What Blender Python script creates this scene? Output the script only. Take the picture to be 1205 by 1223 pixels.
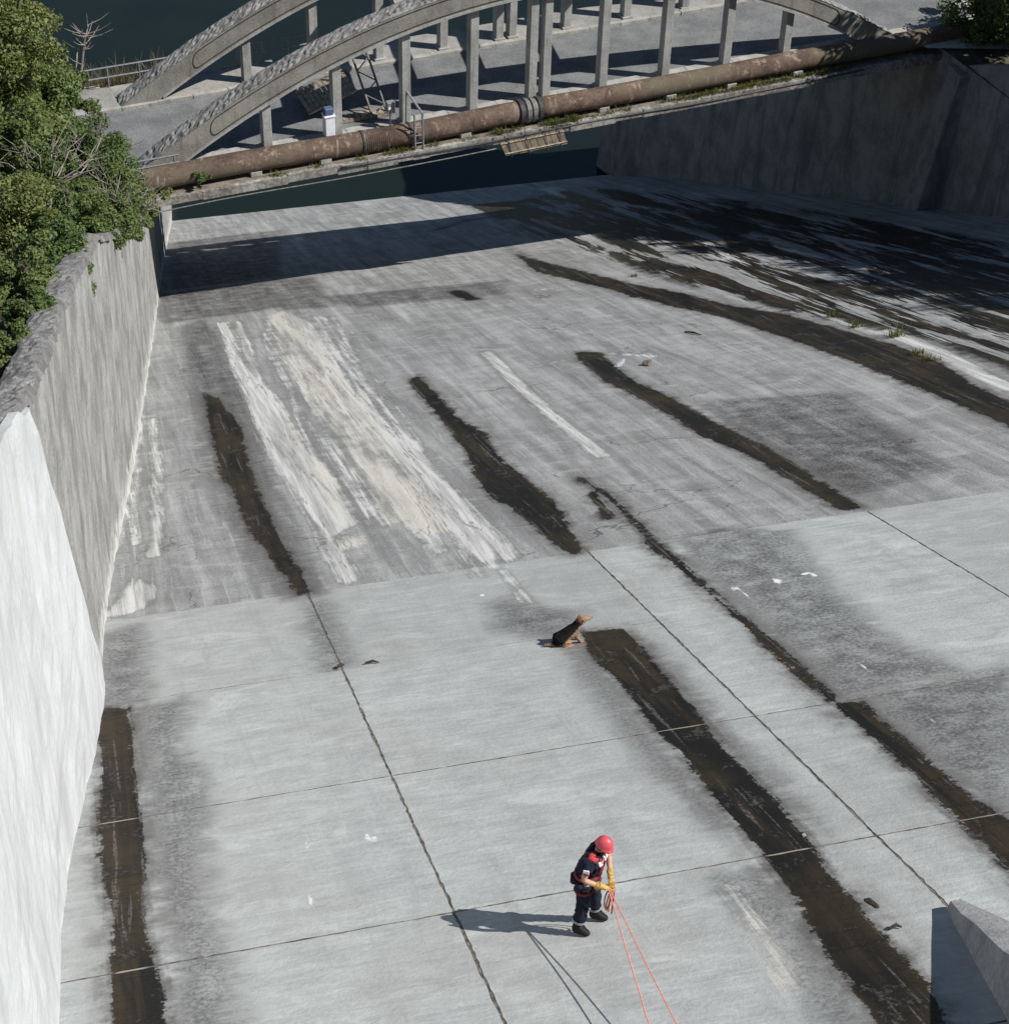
import bpy, bmesh, math, random
import numpy as np
from mathutils import Vector, Matrix

for o in list(bpy.data.objects): bpy.data.objects.remove(o)
random.seed(7); RNG = np.random.default_rng(11)
COL = bpy.context.scene.collection
SC = bpy.context.scene

# ---------------------------------------------------------------- camera
# world: X across the spillway, Y horizontally downstream, Z up, metres
CAM = np.array([-3.17604675, -13.6417931, 17.85994151])
RM = np.array([[0.9709872, -0.1357862, 0.1968400], [-0.2378655, -0.6330242, 0.7366820], [0.0245732, -0.7621302, -0.6469573]])
FPX, CX, CY = 2316.0, 602.5, 611.5            # focal length and centre in pixels of the 1205 px wide photograph
cd = bpy.data.cameras.new('camera'); cam = bpy.data.objects.new('camera', cd); COL.objects.link(cam)
cd.sensor_fit = 'HORIZONTAL'; cd.sensor_width = 36.0; cd.lens = 36.0*FPX/1205.0
cd.clip_start = 0.5; cd.clip_end = 3000
_r = RM[:, 0]; _u = -RM[:, 1]; _b = -RM[:, 2]
cam.matrix_world = Matrix(((_r[0], _u[0], _b[0], CAM[0]), (_r[1], _u[1], _b[1], CAM[1]), (_r[2], _u[2], _b[2], CAM[2]), (0, 0, 0, 1)))
SC.camera = cam

# ---------------------------------------------------------------- sky and sun
SUN = Vector((0.641, -0.274, 0.717)).normalized()
world = bpy.data.worlds.new('World'); SC.world = world; world.use_nodes = True
wn = world.node_tree.nodes; wl = world.node_tree.links; wn.clear()
sky = wn.new('ShaderNodeTexSky'); sky.sky_type = 'NISHITA'; sky.sun_disc = False
sky.sun_elevation = math.asin(SUN.z); sky.sun_rotation = math.atan2(SUN.x, SUN.y)
sky.air_density = 1.0; sky.dust_density = 0.0; sky.ozone_density = 3.0
bg = wn.new('ShaderNodeBackground'); bg.inputs['Strength'].default_value = 0.05
wo = wn.new('ShaderNodeOutputWorld')
wl.new(sky.outputs[0], bg.inputs['Color']); wl.new(bg.outputs[0], wo.inputs['Surface'])
sd = bpy.data.lights.new('sun', 'SUN'); sd.energy = 5.0; sd.angle = math.radians(0.5); sd.color = (1.0, 0.97, 0.925)
sun = bpy.data.objects.new('sun', sd); COL.objects.link(sun)
sun.rotation_euler = SUN.to_track_quat('Z', 'Y').to_euler(); sun.location = (30, -40, 60)
vs = SC.view_settings
vs.view_transform = 'Standard'; vs.look = 'None'; vs.gamma = 1.0; vs.exposure = 0.28; vs.use_curve_mapping = False

cy = SC.cycles; cy.max_bounces = 5; cy.diffuse_bounces = 2; cy.glossy_bounces = 2; cy.transmission_bounces = 2; cy.transparent_max_bounces = 4

# ---------------------------------------------------------------- geometry of the place
SLOPE = math.radians(25.5828); CS, SN, TN = math.cos(SLOPE), math.sin(SLOPE), math.tan(SLOPE)
NRM = np.array([0, SN, CS])
def F(t, l, h=0.0): return (t, l*CS + h*SN, -l*SN + h*CS)        # floor coordinates -> world
def fz(y): return -y*TN                                           # floor height at y
def wray(x, y):
    v = RM @ np.array([x-CX, y-CY, FPX]); return v/np.linalg.norm(v)
def fpt(x, y):                                                    # photograph pixel -> point on the sloping floor
    r = wray(x, y); return CAM + r*(-(CAM @ NRM)/(r @ NRM))
def ftl(x, y): p = fpt(x, y); return (p[0], p[1]/CS)
def atY(x, y, Y): r = wray(x, y); return CAM + r*((Y-CAM[1])/r[1])
def atZ(x, y, Z): r = wray(x, y); return CAM + r*((Z-CAM[2])/r[2])
BA = math.atan(0.157); BU = np.array([math.cos(BA), math.sin(BA), 0]); BV = np.array([-math.sin(BA), math.cos(BA), 0]); BO = np.array([0, 44.84, -16.0])
def B(s, v, z): return tuple(BO + BU*s + BV*v + np.array([0, 0, z]))   # bridge coordinates -> world
def bpt(x, y, v):                                                 # pixel -> point in a vertical plane along the bridge
    r = wray(x, y); P0 = BO + BV*v; return CAM + r*(((P0-CAM) @ BV)/(r @ BV))
def bsz(x, y, v): p = bpt(x, y, v)-BO; return (float(p @ BU), float(p[2]))
WATER_Z = -33.3

# ---------------------------------------------------------------- materials
class G:
    def __init__(self, name, rough=0.8, spec=0.3):
        m = bpy.data.materials.new(name); m.use_nodes = True; self.m = m; self.nt = m.node_tree; self.nt.nodes.clear()
        self.out = self.nt.nodes.new('ShaderNodeOutputMaterial'); self.b = self.nt.nodes.new('ShaderNodeBsdfPrincipled')
        self.nt.links.new(self.b.outputs[0], self.out.inputs['Surface'])
        self.b.inputs['Roughness'].default_value = rough; self.b.inputs['Specular IOR Level'].default_value = spec
        self._pos = None
    def node(self, t): return self.nt.nodes.new(t)
    def put(self, sock, v):
        if hasattr(v, 'is_output'): self.nt.links.new(v, sock)
        elif isinstance(v, (tuple, list)) and len(v) == 3 and sock.type == 'RGBA': sock.default_value = (*v, 1)
        else: sock.default_value = v
    def math(self, op, a, b=0.0, clamp=False):
        n = self.node('ShaderNodeMath'); n.operation = op; n.use_clamp = clamp; self.put(n.inputs[0], a); self.put(n.inputs[1], b); return n.outputs[0]
    def mix(self, f, a, b, mode='MIX'):
        n = self.node('ShaderNodeMix'); n.data_type = 'RGBA'; n.blend_type = mode
        self.put(n.inputs[0], f); self.put(n.inputs[6], a); self.put(n.inputs[7], b); return n.outputs[2]
    def pos(self):
        if self._pos is None: self._pos = self.node('ShaderNodeNewGeometry').outputs['Position']
        return self._pos
    def vmul(self, v, s):
        n = self.node('ShaderNodeVectorMath'); n.operation = 'MULTIPLY'; self.put(n.inputs[0], v); n.inputs[1].default_value = s; return n.outputs[0]
    def noise(self, scale, detail=4, rough=0.55, vec=None, stretch=None, dist=0.0):
        v = vec if vec is not None else self.pos()
        if stretch: v = self.vmul(v, stretch)
        n = self.node('ShaderNodeTexNoise'); self.put(n.inputs['Vector'], v); n.inputs['Scale'].default_value = scale
        n.inputs['Detail'].default_value = detail; n.inputs['Roughness'].default_value = rough; n.inputs['Distortion'].default_value = dist; return n.outputs[0]
    def step(self, x, lo, hi, a=0.0, b=1.0):
        n = self.node('ShaderNodeMapRange'); n.interpolation_type = 'SMOOTHSTEP'; self.put(n.inputs[0], x)
        n.inputs[1].default_value = lo; n.inputs[2].default_value = hi; n.inputs[3].default_value = a; n.inputs[4].default_value = b; return n.outputs[0]
    def attr(self, name):
        n = self.node('ShaderNodeAttribute'); n.attribute_name = name; return n.outputs['Fac']
    def island(self): return self.node('ShaderNodeNewGeometry').outputs['Random Per Island']
    def ramp(self, f, stops):
        n = self.node('ShaderNodeValToRGB'); self.put(n.inputs[0], f); e = n.color_ramp.elements
        while len(e) < len(stops): e.new(0.5)
        for i, (p, c) in enumerate(stops): e[i].position = p; e[i].color = (*c, 1)
        return n.outputs[0]
    def color(self, c): self.put(self.b.inputs['Base Color'], c)
    def rough(self, r): self.put(self.b.inputs['Roughness'], r)
    def bump(self, h, strength=0.3, dist=0.02):
        n = self.node('ShaderNodeBump'); n.inputs['Strength'].default_value = strength; n.inputs['Distance'].default_value = dist
        self.put(n.inputs['Height'], h); self.nt.links.new(n.outputs[0], self.b.inputs['Normal'])

def floor_mat(name, old):
    g = G(name, 0.85, 0.25)
    sp = g.node('ShaderNodeSeparateXYZ'); g.put(sp.inputs[0], g.pos())
    cb = g.node('ShaderNodeCombineXYZ'); g.put(cb.inputs[0], sp.outputs[0]); g.put(cb.inputs[1], g.math('MULTIPLY', sp.outputs[1], 1/CS)); V = cb.outputs[0]
    big = g.noise(0.30, 3, 0.6, V); mid = g.noise(1.7, 4, 0.65, V); fine = g.noise(15, 3, 0.75, V)
    trowel = g.noise(1.0, 3, 0.65, V, (1.1, 8.5, 1), 0.6); runs = g.noise(1.0, 4, 0.62, V, (2.4, 0.15, 1), 0.4); runs2 = g.noise(1.0, 3, 0.6, V, (9, 0.35, 1), 0.4)
    c0 = lambda x: g.math('SUBTRACT', x, 0.5)
    if old:
        v = g.math('ADD', g.math('MULTIPLY', runs, 0.52), g.math('MULTIPLY', mid, 0.22)); v = g.math('ADD', v, g.math('MULTIPLY', fine, 0.26))
        c = g.ramp(v, [(0.34, (0.15, 0.151, 0.149)), (0.5, (0.285, 0.289, 0.285)), (0.63, (0.45, 0.456, 0.448))])
        c = g.mix(g.step(runs2, 0.56, 0.70, 0, 0.55), c, (0.47, 0.47, 0.455))
        c = g.mix(g.step(big, 0.52, 0.66, 0, 0.35), c, (0.17, 0.165, 0.155))
        c = g.mix(g.step(trowel, 0.60, 0.72, 0, 0.3), c, (0.16, 0.155, 0.15))
    else:
        v = g.math('ADD', g.math('MULTIPLY', trowel, 0.36), g.math('MULTIPLY', mid, 0.34)); v = g.math('ADD', v, g.math('MULTIPLY', fine, 0.30))
        c = g.ramp(v, [(0.33, (0.290, 0.301, 0.295)), (0.5, (0.418, 0.436, 0.426)), (0.64, (0.535, 0.558, 0.545))])
        c = g.mix(g.step(big, 0.46, 0.62, 0, 0.55), c, g.mix(0.55, c, (0.33, 0.32, 0.30)))
        c = g.mix(g.step(runs, 0.52, 0.66, 0, 0.28), c, (0.30, 0.30, 0.295))
    cl = g.noise(0.75, 4, 0.7, V, (1.0, 1.6, 1), 0.8)
    c = g.mix(g.step(cl, 0.54, 0.70, 0, 0.6), c, (0.56, 0.595, 0.585) if not old else (0.42, 0.425, 0.415)); c = g.mix(g.step(cl, 0.30, 0.44, 0.35, 0.0), c, (0.27, 0.275, 0.27) if not old else (0.15, 0.148, 0.145))
    c = g.mix(g.step(g.attr('tone'), 0.0, 1.0, 0.0, 0.30), c, (0.27, 0.275, 0.27) if not old else (0.2, 0.2, 0.195))
    if old:
        vo = g.node('ShaderNodeTexVoronoi'); vo.feature = 'DISTANCE_TO_EDGE'; vo.inputs['Scale'].default_value = 0.16 if old else 0.07
        wv = g.node('ShaderNodeVectorMath'); wv.operation = 'ADD'; g.put(wv.inputs[0], V); tn = g.node('ShaderNodeTexNoise'); g.put(tn.inputs['Vector'], V); tn.inputs['Scale'].default_value = 0.9; tn.inputs['Detail'].default_value = 5; g.put(wv.inputs[1], g.vmul(tn.outputs['Color'], (3.2, 3.2, 0))); g.put(vo.inputs['Vector'], wv.outputs[0])
        crk = g.math('MULTIPLY', g.step(vo.outputs['Distance'], 0.0015, 0.0045 if old else 0.003, 1.0, 0.0), g.step(big, 0.46, 0.54)); c = g.mix(g.math('MULTIPLY', crk, 0.75), c, (0.09, 0.085, 0.08))
    if old:
        seam = g.math('ABSOLUTE', g.math('SUBTRACT', g.math('FRACT', g.math('MULTIPLY', g.math('SUBTRACT', g.math('MULTIPLY', sp.outputs[1], 1/CS), 12.9), 1/4.3)), 0.5))
        c = g.mix(g.math('MULTIPLY', g.step(seam, 0.4945, 0.4985), g.step(cl, 0.44, 0.56, 0.05, 0.6)), c, (0.11, 0.105, 0.10))
        c = g.mix(g.math('MULTIPLY', g.step(seam, 0.478, 0.496), g.step(mid, 0.48, 0.6, 0, 0.4)), c, (0.50, 0.495, 0.48))
    c = g.mix(g.step(fine, 0.66, 0.76, 0, 0.5), c, (0.13, 0.125, 0.12))
    # soft grime
    gn = g.math('ADD', g.attr('grime'), g.math('MULTIPLY', c0(mid), 1.3)); gn = g.math('ADD', gn, g.math('MULTIPLY', c0(trowel), 0.8)); gn = g.math('ADD', gn, g.math('MULTIPLY', c0(fine), 0.6))
    c = g.mix(g.step(gn, -0.46, 0.06, 0, 1.0), c, g.mix(g.step(g.math('ADD', g.math('MULTIPLY', fine, 0.55), g.math('MULTIPLY', mid, 0.45)), 0.38, 0.60), (0.32, 0.312, 0.318), (0.68, 0.672, 0.675)), 'MULTIPLY')
    # efflorescence: long curtains with dark veins
    edge = g.math('MULTIPLY', c0(mid), 0.9); edge2 = g.math('MULTIPLY', c0(fine), 0.22); rn = g.math('MULTIPLY', c0(runs2), 1.1)
    cur = g.noise(1.0, 4, 0.6, V, (2.6, 0.13, 1), 0.5)
    ps = g.math('ADD', g.math('ADD', g.attr('pale'), g.math('MULTIPLY', rn, 0.30)), g.math('ADD', g.math('MULTIPLY', edge, 0.28), g.math('MULTIPLY', edge2, 0.6))); pm = g.step(ps, -0.05, 0.09)
    vein = g.math('ABSOLUTE', c0(cur)); vm = g.step(vein, 0.003, 0.016)
    pc = g.mix(g.step(runs2, 0.4, 0.6), (0.47, 0.468, 0.45), (0.66, 0.655, 0.635)); pc = g.mix(vm, (0.30, 0.295, 0.28), pc)
    otl = g.math('MULTIPLY', g.step(ps, -0.13, -0.06), g.step(ps, -0.05, 0.0, 1.0, 0.0)); c = g.mix(g.math('MULTIPLY', otl, 0.35), c, (0.16, 0.155, 0.148))
    c = g.mix(g.math('MULTIPLY', pm, g.step(runs, 0.34, 0.55, 0.45, 0.9)), c, pc)
    cs = g.math('ADD', g.math('ADD', g.attr('cream'), g.math('MULTIPLY', rn, 0.55)), g.math('ADD', g.math('MULTIPLY', edge, 0.45), edge2)); cm = g.step(cs, -0.10, 0.16)
    c = g.mix(g.math('MULTIPLY', cm, g.step(runs, 0.38, 0.58, 0.2, 0.72)), c, g.mix(vm, (0.33, 0.31, 0.26), g.mix(fine, (0.56, 0.525, 0.44), (0.68, 0.66, 0.60))))
    # white splashes
    ws = g.math('ADD', g.attr('white'), g.math('ADD', g.math('MULTIPLY', c0(fine), 0.07), g.math('MULTIPLY', c0(runs2), 0.10))); c = g.mix(g.step(ws, 0.0, 0.03, 0, 0.9), c, (0.82, 0.82, 0.82))
    # wet seepage with algae, ragged edge, dark halo
    wsd = g.math('ADD', g.attr('wet'), g.math('ADD', g.math('MULTIPLY', edge, 0.22 if not old else 0.42), g.math('MULTIPLY', edge2, 0.9)))
    wsd = g.math('ADD', wsd, g.math('MULTIPLY', c0(runs2), 0.22)); wsd = g.math('ADD', wsd, g.math('MULTIPLY', c0(g.noise(5.5, 5, 0.78, V)), 0.24))
    zn = g.math('ADD', g.attr('zone'), g.math('MULTIPLY', edge, 1.6)); zst = g.noise(1.0, 4, 0.6, V, (1.2, 0.10, 1), 0.7)
    zz = g.math('SUBTRACT', g.math('ADD', g.math('MULTIPLY', zst, 0.68), g.math('MULTIPLY', runs2, 0.32)), 0.475)
    zmask = g.math('MULTIPLY', g.step(zn, -0.2, 0.5), g.step(zz, -0.008, 0.018))
    wm = g.math('MAXIMUM', g.step(wsd, -0.012, 0.028), zmask)
    halo = g.math('MULTIPLY', g.step(wsd, -0.50, 0.0), g.step(mid, 0.38, 0.62, 0.10, 0.8))
    c = g.mix(halo, c, (0.155, 0.148, 0.142))
    wc = g.mix(g.step(runs, 0.42, 0.60), (0.013, 0.012, 0.011), (0.040, 0.030, 0.019)); wc = g.mix(g.step(big, 0.5, 0.62, 0, 0.5), wc, (0.046, 0.037, 0.021)); wc = g.mix(g.step(mid, 0.46, 0.62, 0, 0.6), wc, (0.013, 0.012, 0.012))
    wc = g.mix(g.step(trowel, 0.55, 0.66, 0, 0.55), wc, (0.012, 0.011, 0.0105))
    lt = g.math('MULTIPLY', g.step(runs2, 0.59, 0.66), g.step(fine, 0.40, 0.55)); wc = g.mix(g.math('MULTIPLY', lt, 0.55), wc, (0.17, 0.165, 0.155))
    c = g.mix(g.math('MULTIPLY', g.step(wsd, -0.16, 0.0), g.step(cl, 0.36, 0.6, 0.2, 0.75)), c, (0.085, 0.080, 0.074))
    brk = g.math('MULTIPLY', g.step(g.math('ADD', g.math('MULTIPLY', mid, 0.6), g.math('MULTIPLY', fine, 0.4)), 0.56, 0.62), 0.45); wc = g.mix(brk, wc, (0.115, 0.108, 0.098))
    c = g.mix(wm, c, wc); g.color(c)
    g.rough(g.step(wm, 0, 1, 0.88, 0.5)); g.put(g.b.inputs['Specular IOR Level'], g.step(wm, 0, 1, 0.22, 0.12))
    hgt = g.math('ADD', fine, g.math('MULTIPLY', trowel if not old else mid, 0.5))
    g.bump(hgt, 0.5, 0.018 if not old else 0.035)
    return g.m

def filler_mat():
    g = G('joint_filler', 0.95, 0.1); n = g.noise(9, 4)
    c = g.mix(g.step(n, 0.35, 0.65), (0.075, 0.068, 0.06), (0.20, 0.185, 0.16))
    c = g.mix(g.step(g.attr('wet'), 0.02, 0.1, 0, 0.9), c, (0.34, 0.31, 0.25)); g.color(c); return g.m

def wall_mat(name, lo, hi, streak, white_base=0.0, warm=(0.30, 0.275, 0.235), axis=1):
    g = G(name, 0.9, 0.2)
    st = (1.0, 1.1, 0.16); d = g.noise(1.0, 6, 0.68, None, st, 1.0); d2 = g.noise(1.0, 5, 0.66, None, (2, 3.6, 0.30), 0.9); m = g.noise(0.9, 6, 0.62); f = g.noise(16, 3, 0.7); b = g.noise(1.0, 3, 0.5, None, (0.1, 0.1, 6.0))
    c = g.mix(g.step(g.math('ADD', g.math('MULTIPLY', m, 0.6), g.math('MULTIPLY', f, 0.4)), 0.36, 0.64), lo, hi)
    c = g.mix(g.step(d, 0.46, 0.64, 0, streak), c, (0.115, 0.11, 0.106))
    c = g.mix(g.step(d2, 0.56, 0.70, 0, streak*0.6), c, (0.13, 0.122, 0.115))
    c = g.mix(g.step(m, 0.56, 0.7, 0, 0.35), c, warm)
    c = g.mix(g.step(b, 0.58, 0.68, 0, 0.18), c, (0.2, 0.195, 0.19))
    if white_base:
        hs = g.math('ADD', g.attr('base'), g.math('MULTIPLY', g.math('SUBTRACT', g.noise(2.6, 5, 0.7), 0.5), 2.6)); c = g.mix(g.step(hs, -0.1, 0.7, white_base, 0.0), c, (0.60, 0.595, 0.565))
    g.color(c); g.bump(g.math('ADD', g.math('MULTIPLY', f, 0.6), g.math('MULTIPLY', m, 0.5)), 0.5, 0.03); return g.m

def concrete_mat(name, lo, hi, dirt=0.4, scale=1.0, spots=0.0):
    g = G(name, 0.9, 0.2); m = g.noise(1.1*scale, 6, 0.65); f = g.noise(15*scale, 4, 0.7); st = g.noise(1.0, 4, 0.6, None, (4, 4, 0.5))
    c = g.mix(g.step(g.math('ADD', g.math('MULTIPLY', m, 0.55), g.math('MULTIPLY', f, 0.45)), 0.36, 0.64), lo, hi)
    c = g.mix(g.step(st, 0.52, 0.7, 0, dirt), c, (0.09, 0.085, 0.078))
    if spots:
        s = g.noise(5.5, 5, 0.75); c = g.mix(g.step(s, 0.50, 0.60, 0, spots), c, (0.075, 0.073, 0.075)); s2 = g.noise(7.3, 4, 0.7); c = g.mix(g.step(s2, 0.57, 0.66, 0, spots), c, (0.42, 0.41, 0.38))
    g.color(c); g.bump(g.math('ADD', f, g.math('MULTIPLY', m, 0.6)), 0.5, 0.03); return g.m

def plain(name, col, rough=0.7, var=0.25, scale=6, spec=0.3, metal=0.0):
    g = G(name, rough, spec); n = g.noise(scale, 4, 0.6); dk = tuple(x*(1-var) for x in col); lt = tuple(min(1, x*(1+var*0.6)) for x in col)
    g.color(g.mix(g.step(n, 0.35, 0.65), dk, lt)); g.b.inputs['Metallic'].default_value = metal; return g.m

def rust_mat():
    g = G('rusty_steel', 0.85, 0.25); m = g.noise(1.3, 6, 0.68); f = g.noise(10, 4, 0.7); s = g.noise(1.0, 4, 0.6, None, (5, 1.2, 1.2))
    c = g.ramp(g.math('ADD', g.math('MULTIPLY', m, 0.6), g.math('MULTIPLY', f, 0.4)), [(0.33, (0.045, 0.032, 0.026)), (0.5, (0.105, 0.070, 0.053)), (0.68, (0.17, 0.128, 0.10))])
    pt_ = g.noise(2.4, 5, 0.75); c = g.mix(g.step(pt_, 0.55, 0.64, 0, 0.7), c, (0.30, 0.235, 0.185)); c = g.mix(g.step(pt_, 0.34, 0.43, 0.75, 0), c, (0.045, 0.036, 0.03)); c = g.mix(g.step(s, 0.60, 0.68, 0, 0.6), c, (0.33, 0.30, 0.255)); c = g.mix(g.step(g.noise(0.35, 4), 0.44, 0.60, 0, 0.75), c, (0.125, 0.108, 0.075))
    g.color(c); g.bump(f, 0.4, 0.02); return g.m

def leaf_mat(name, a, b, c3):
    g = G(name, 0.55, 0.35); i = g.island(); n = g.noise(0.9, 3)
    col = g.ramp(i, [(0.0, a), (0.55, b), (1.0, c3)]); col = g.mix(g.step(n, 0.4, 0.66, 0, 0.45), col, c3)
    g.color(col); tr = g.node('ShaderNodeBsdfTranslucent'); g.put(tr.inputs[0], g.mix(0.5, col, (0.16, 0.22, 0.03)))
    ms = g.node('ShaderNodeMixShader'); ms.inputs[0].default_value = 0.28; g.nt.links.new(g.b.outputs[0], ms.inputs[1]); g.nt.links.new(tr.outputs[0], ms.inputs[2]); g.nt.links.new(ms.outputs[0], g.out.inputs['Surface']); return g.m

def water_mat():
    g = G('deep_water', 0.06, 0.5); n = g.noise(0.25, 3); g.color(g.mix(n, (0.006, 0.011, 0.011), (0.012, 0.019, 0.014)))
    w = g.math('ADD', g.noise(2.2, 4, 0.55), g.math('MULTIPLY', g.noise(9, 2), 0.3)); g.bump(w, 0.22, 0.05); g.b.inputs['IOR'].default_value = 1.33; return g.m

M = {}
M['floor_new'] = floor_mat('spillway_concrete', False); M['floor_old'] = floor_mat('worn_spillway_concrete', True); M['filler'] = filler_mat()
M['wall'] = wall_mat('grey_wall_concrete', (0.185, 0.183, 0.176), (0.385, 0.381, 0.364), 0.42, 0.8, (0.27, 0.26, 0.235))
M['wall_right'] = wall_mat('dark_wall_concrete', (0.18, 0.18, 0.175), (0.34, 0.335, 0.32), 0.6, 0.0, (0.23, 0.205, 0.165))
M['white_wall'] = wall_mat('white_render', (0.49, 0.50, 0.50), (0.61, 0.622, 0.622), 0.17, 0.0, (0.47, 0.45, 0.41))
M['coping'] = concrete_mat('weathered_coping', (0.115, 0.112, 0.11), (0.25, 0.245, 0.238), 0.3, 2.2, 0.45)
M['arch'] = concrete_mat('arch_concrete', (0.165, 0.157, 0.138), (0.285, 0.272, 0.243), 0.4)
M['arch_top'] = concrete_mat('lichen_concrete', (0.14, 0.136, 0.13), (0.30, 0.295, 0.28), 0.3, 1.6, 0.6)
M['column'] = concrete_mat('column_concrete', (0.25, 0.25, 0.24), (0.40, 0.40, 0.385), 0.3)
M['deck'] = concrete_mat('deck_concrete', (0.30, 0.29, 0.265), (0.50, 0.48, 0.44), 0.4)
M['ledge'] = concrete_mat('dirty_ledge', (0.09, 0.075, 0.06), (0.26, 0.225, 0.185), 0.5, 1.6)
M['footway'] = concrete_mat('worn_footway', (0.20, 0.195, 0.18), (0.33, 0.32, 0.295), 0.3, 1.0)
M['road'] = concrete_mat('old_asphalt', (0.115, 0.118, 0.12), (0.20, 0.205, 0.205), 0.12, 0.8)
M['kerb'] = concrete_mat('pale_kerb', (0.26, 0.25, 0.23), (0.42, 0.41, 0.38), 0.45, 2.0)
M['fascia'] = concrete_mat('stained_fascia', (0.13, 0.115, 0.10), (0.40, 0.385, 0.35), 0.5, 0.55, 0.5)
M['pale_ground'] = concrete_mat('pale_gravel_ground', (0.32, 0.305, 0.275), (0.50, 0.485, 0.45), 0.2, 1.5)
M['pier'] = concrete_mat('pier_concrete', (0.26, 0.262, 0.26), (0.42, 0.42, 0.41), 0.3)
M['groove'] = plain('grimy_groove', (0.045, 0.042, 0.038), 0.95, 0.4, 8)
M['rust'] = rust_mat()
M['soil'] = plain('bank_soil', (0.075, 0.07, 0.045), 0.95, 0.5, 1.5)
M['water'] = water_mat()
M['bark'] = plain('bark', (0.14, 0.115, 0.09), 0.9, 0.4, 8)
M['dead_wood'] = plain('bare_twigs', (0.27, 0.24, 0.21), 0.9, 0.3, 8)
M['leaf_a'] = leaf_mat('leaves_mid_green', (0.050, 0.088, 0.024), (0.105, 0.158, 0.042), (0.180, 0.215, 0.075))
M['leaf_b'] = leaf_mat('leaves_dark_green', (0.038, 0.074, 0.022), (0.080, 0.130, 0.036), (0.140, 0.190, 0.060))
M['leaf_c'] = leaf_mat('leaves_yellow_green', (0.075, 0.108, 0.028), (0.140, 0.175, 0.048), (0.225, 0.240, 0.090))
M['grass'] = leaf_mat('weeds', (0.055, 0.07, 0.018), (0.11, 0.12, 0.03), (0.18, 0.17, 0.06))
M['reed'] = leaf_mat('dry_reeds', (0.13, 0.10, 0.06), (0.19, 0.15, 0.09), (0.24, 0.20, 0.12))
M['galv'] = plain('galvanised_steel', (0.21, 0.22, 0.235), 0.6, 0.2, 12, 0.3, 0.0)
M['white_paint'] = plain('white_paint', (0.72, 0.73, 0.78), 0.5, 0.06)
M['blue'] = plain('blue_plastic', (0.08, 0.11, 0.20), 0.5, 0.1)
M['wood'] = plain('weathered_wood', (0.30, 0.255, 0.19), 0.9, 0.4, 5)
M['board'] = plain('brown_boards', (0.185, 0.15, 0.115), 0.9, 0.35, 4)
M['dark_metal'] = plain('dark_steel', (0.05, 0.05, 0.055), 0.6, 0.3)
M['grey_metal'] = plain('grey_band', (0.15, 0.145, 0.135), 0.6, 0.3)
M['skin'] = plain('skin', (0.48, 0.29, 0.20), 0.55, 0.08, 20)
M['navy'] = plain('navy_cloth', (0.016, 0.019, 0.036), 0.9, 0.4, 14, 0.15)
M['trouser'] = plain('dark_trouser_cloth', (0.017, 0.020, 0.033), 0.9, 0.4, 14, 0.15)
M['red_cloth'] = plain('red_cloth', (0.45, 0.045, 0.05), 0.8, 0.2, 20)
M['white_cloth'] = plain('reflective_white', (0.72, 0.72, 0.74), 0.5, 0.1, 20)
M['band'] = plain('dull_reflective_band', (0.27, 0.28, 0.32), 0.6, 0.2, 20)
M['helmet'] = plain('red_helmet_shell', (0.60, 0.075, 0.095), 0.42, 0.12, 14, 0.45)
M['glove'] = plain('yellow_leather', (0.50, 0.31, 0.09), 0.85, 0.45, 22)
M['boot'] = plain('black_leather', (0.009, 0.0085, 0.009), 0.65, 0.3, 20, 0.25)
M['strap'] = plain('dark_red_strap', (0.17, 0.03, 0.035), 0.8, 0.2, 20)
M['rope'] = plain('pink_orange_rope', (0.78, 0.27, 0.20), 0.8, 0.15, 40)
M['rope_dark'] = plain('dark_red_cord', (0.22, 0.06, 0.05), 0.8, 0.4, 40)
M['leafdead'] = plain('dead_leaf', (0.05, 0.04, 0.03), 0.9, 0.3, 20)
M['litter'] = plain('crumpled_plastic', (0.34, 0.34, 0.37), 0.5, 0.3, 20)

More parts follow.
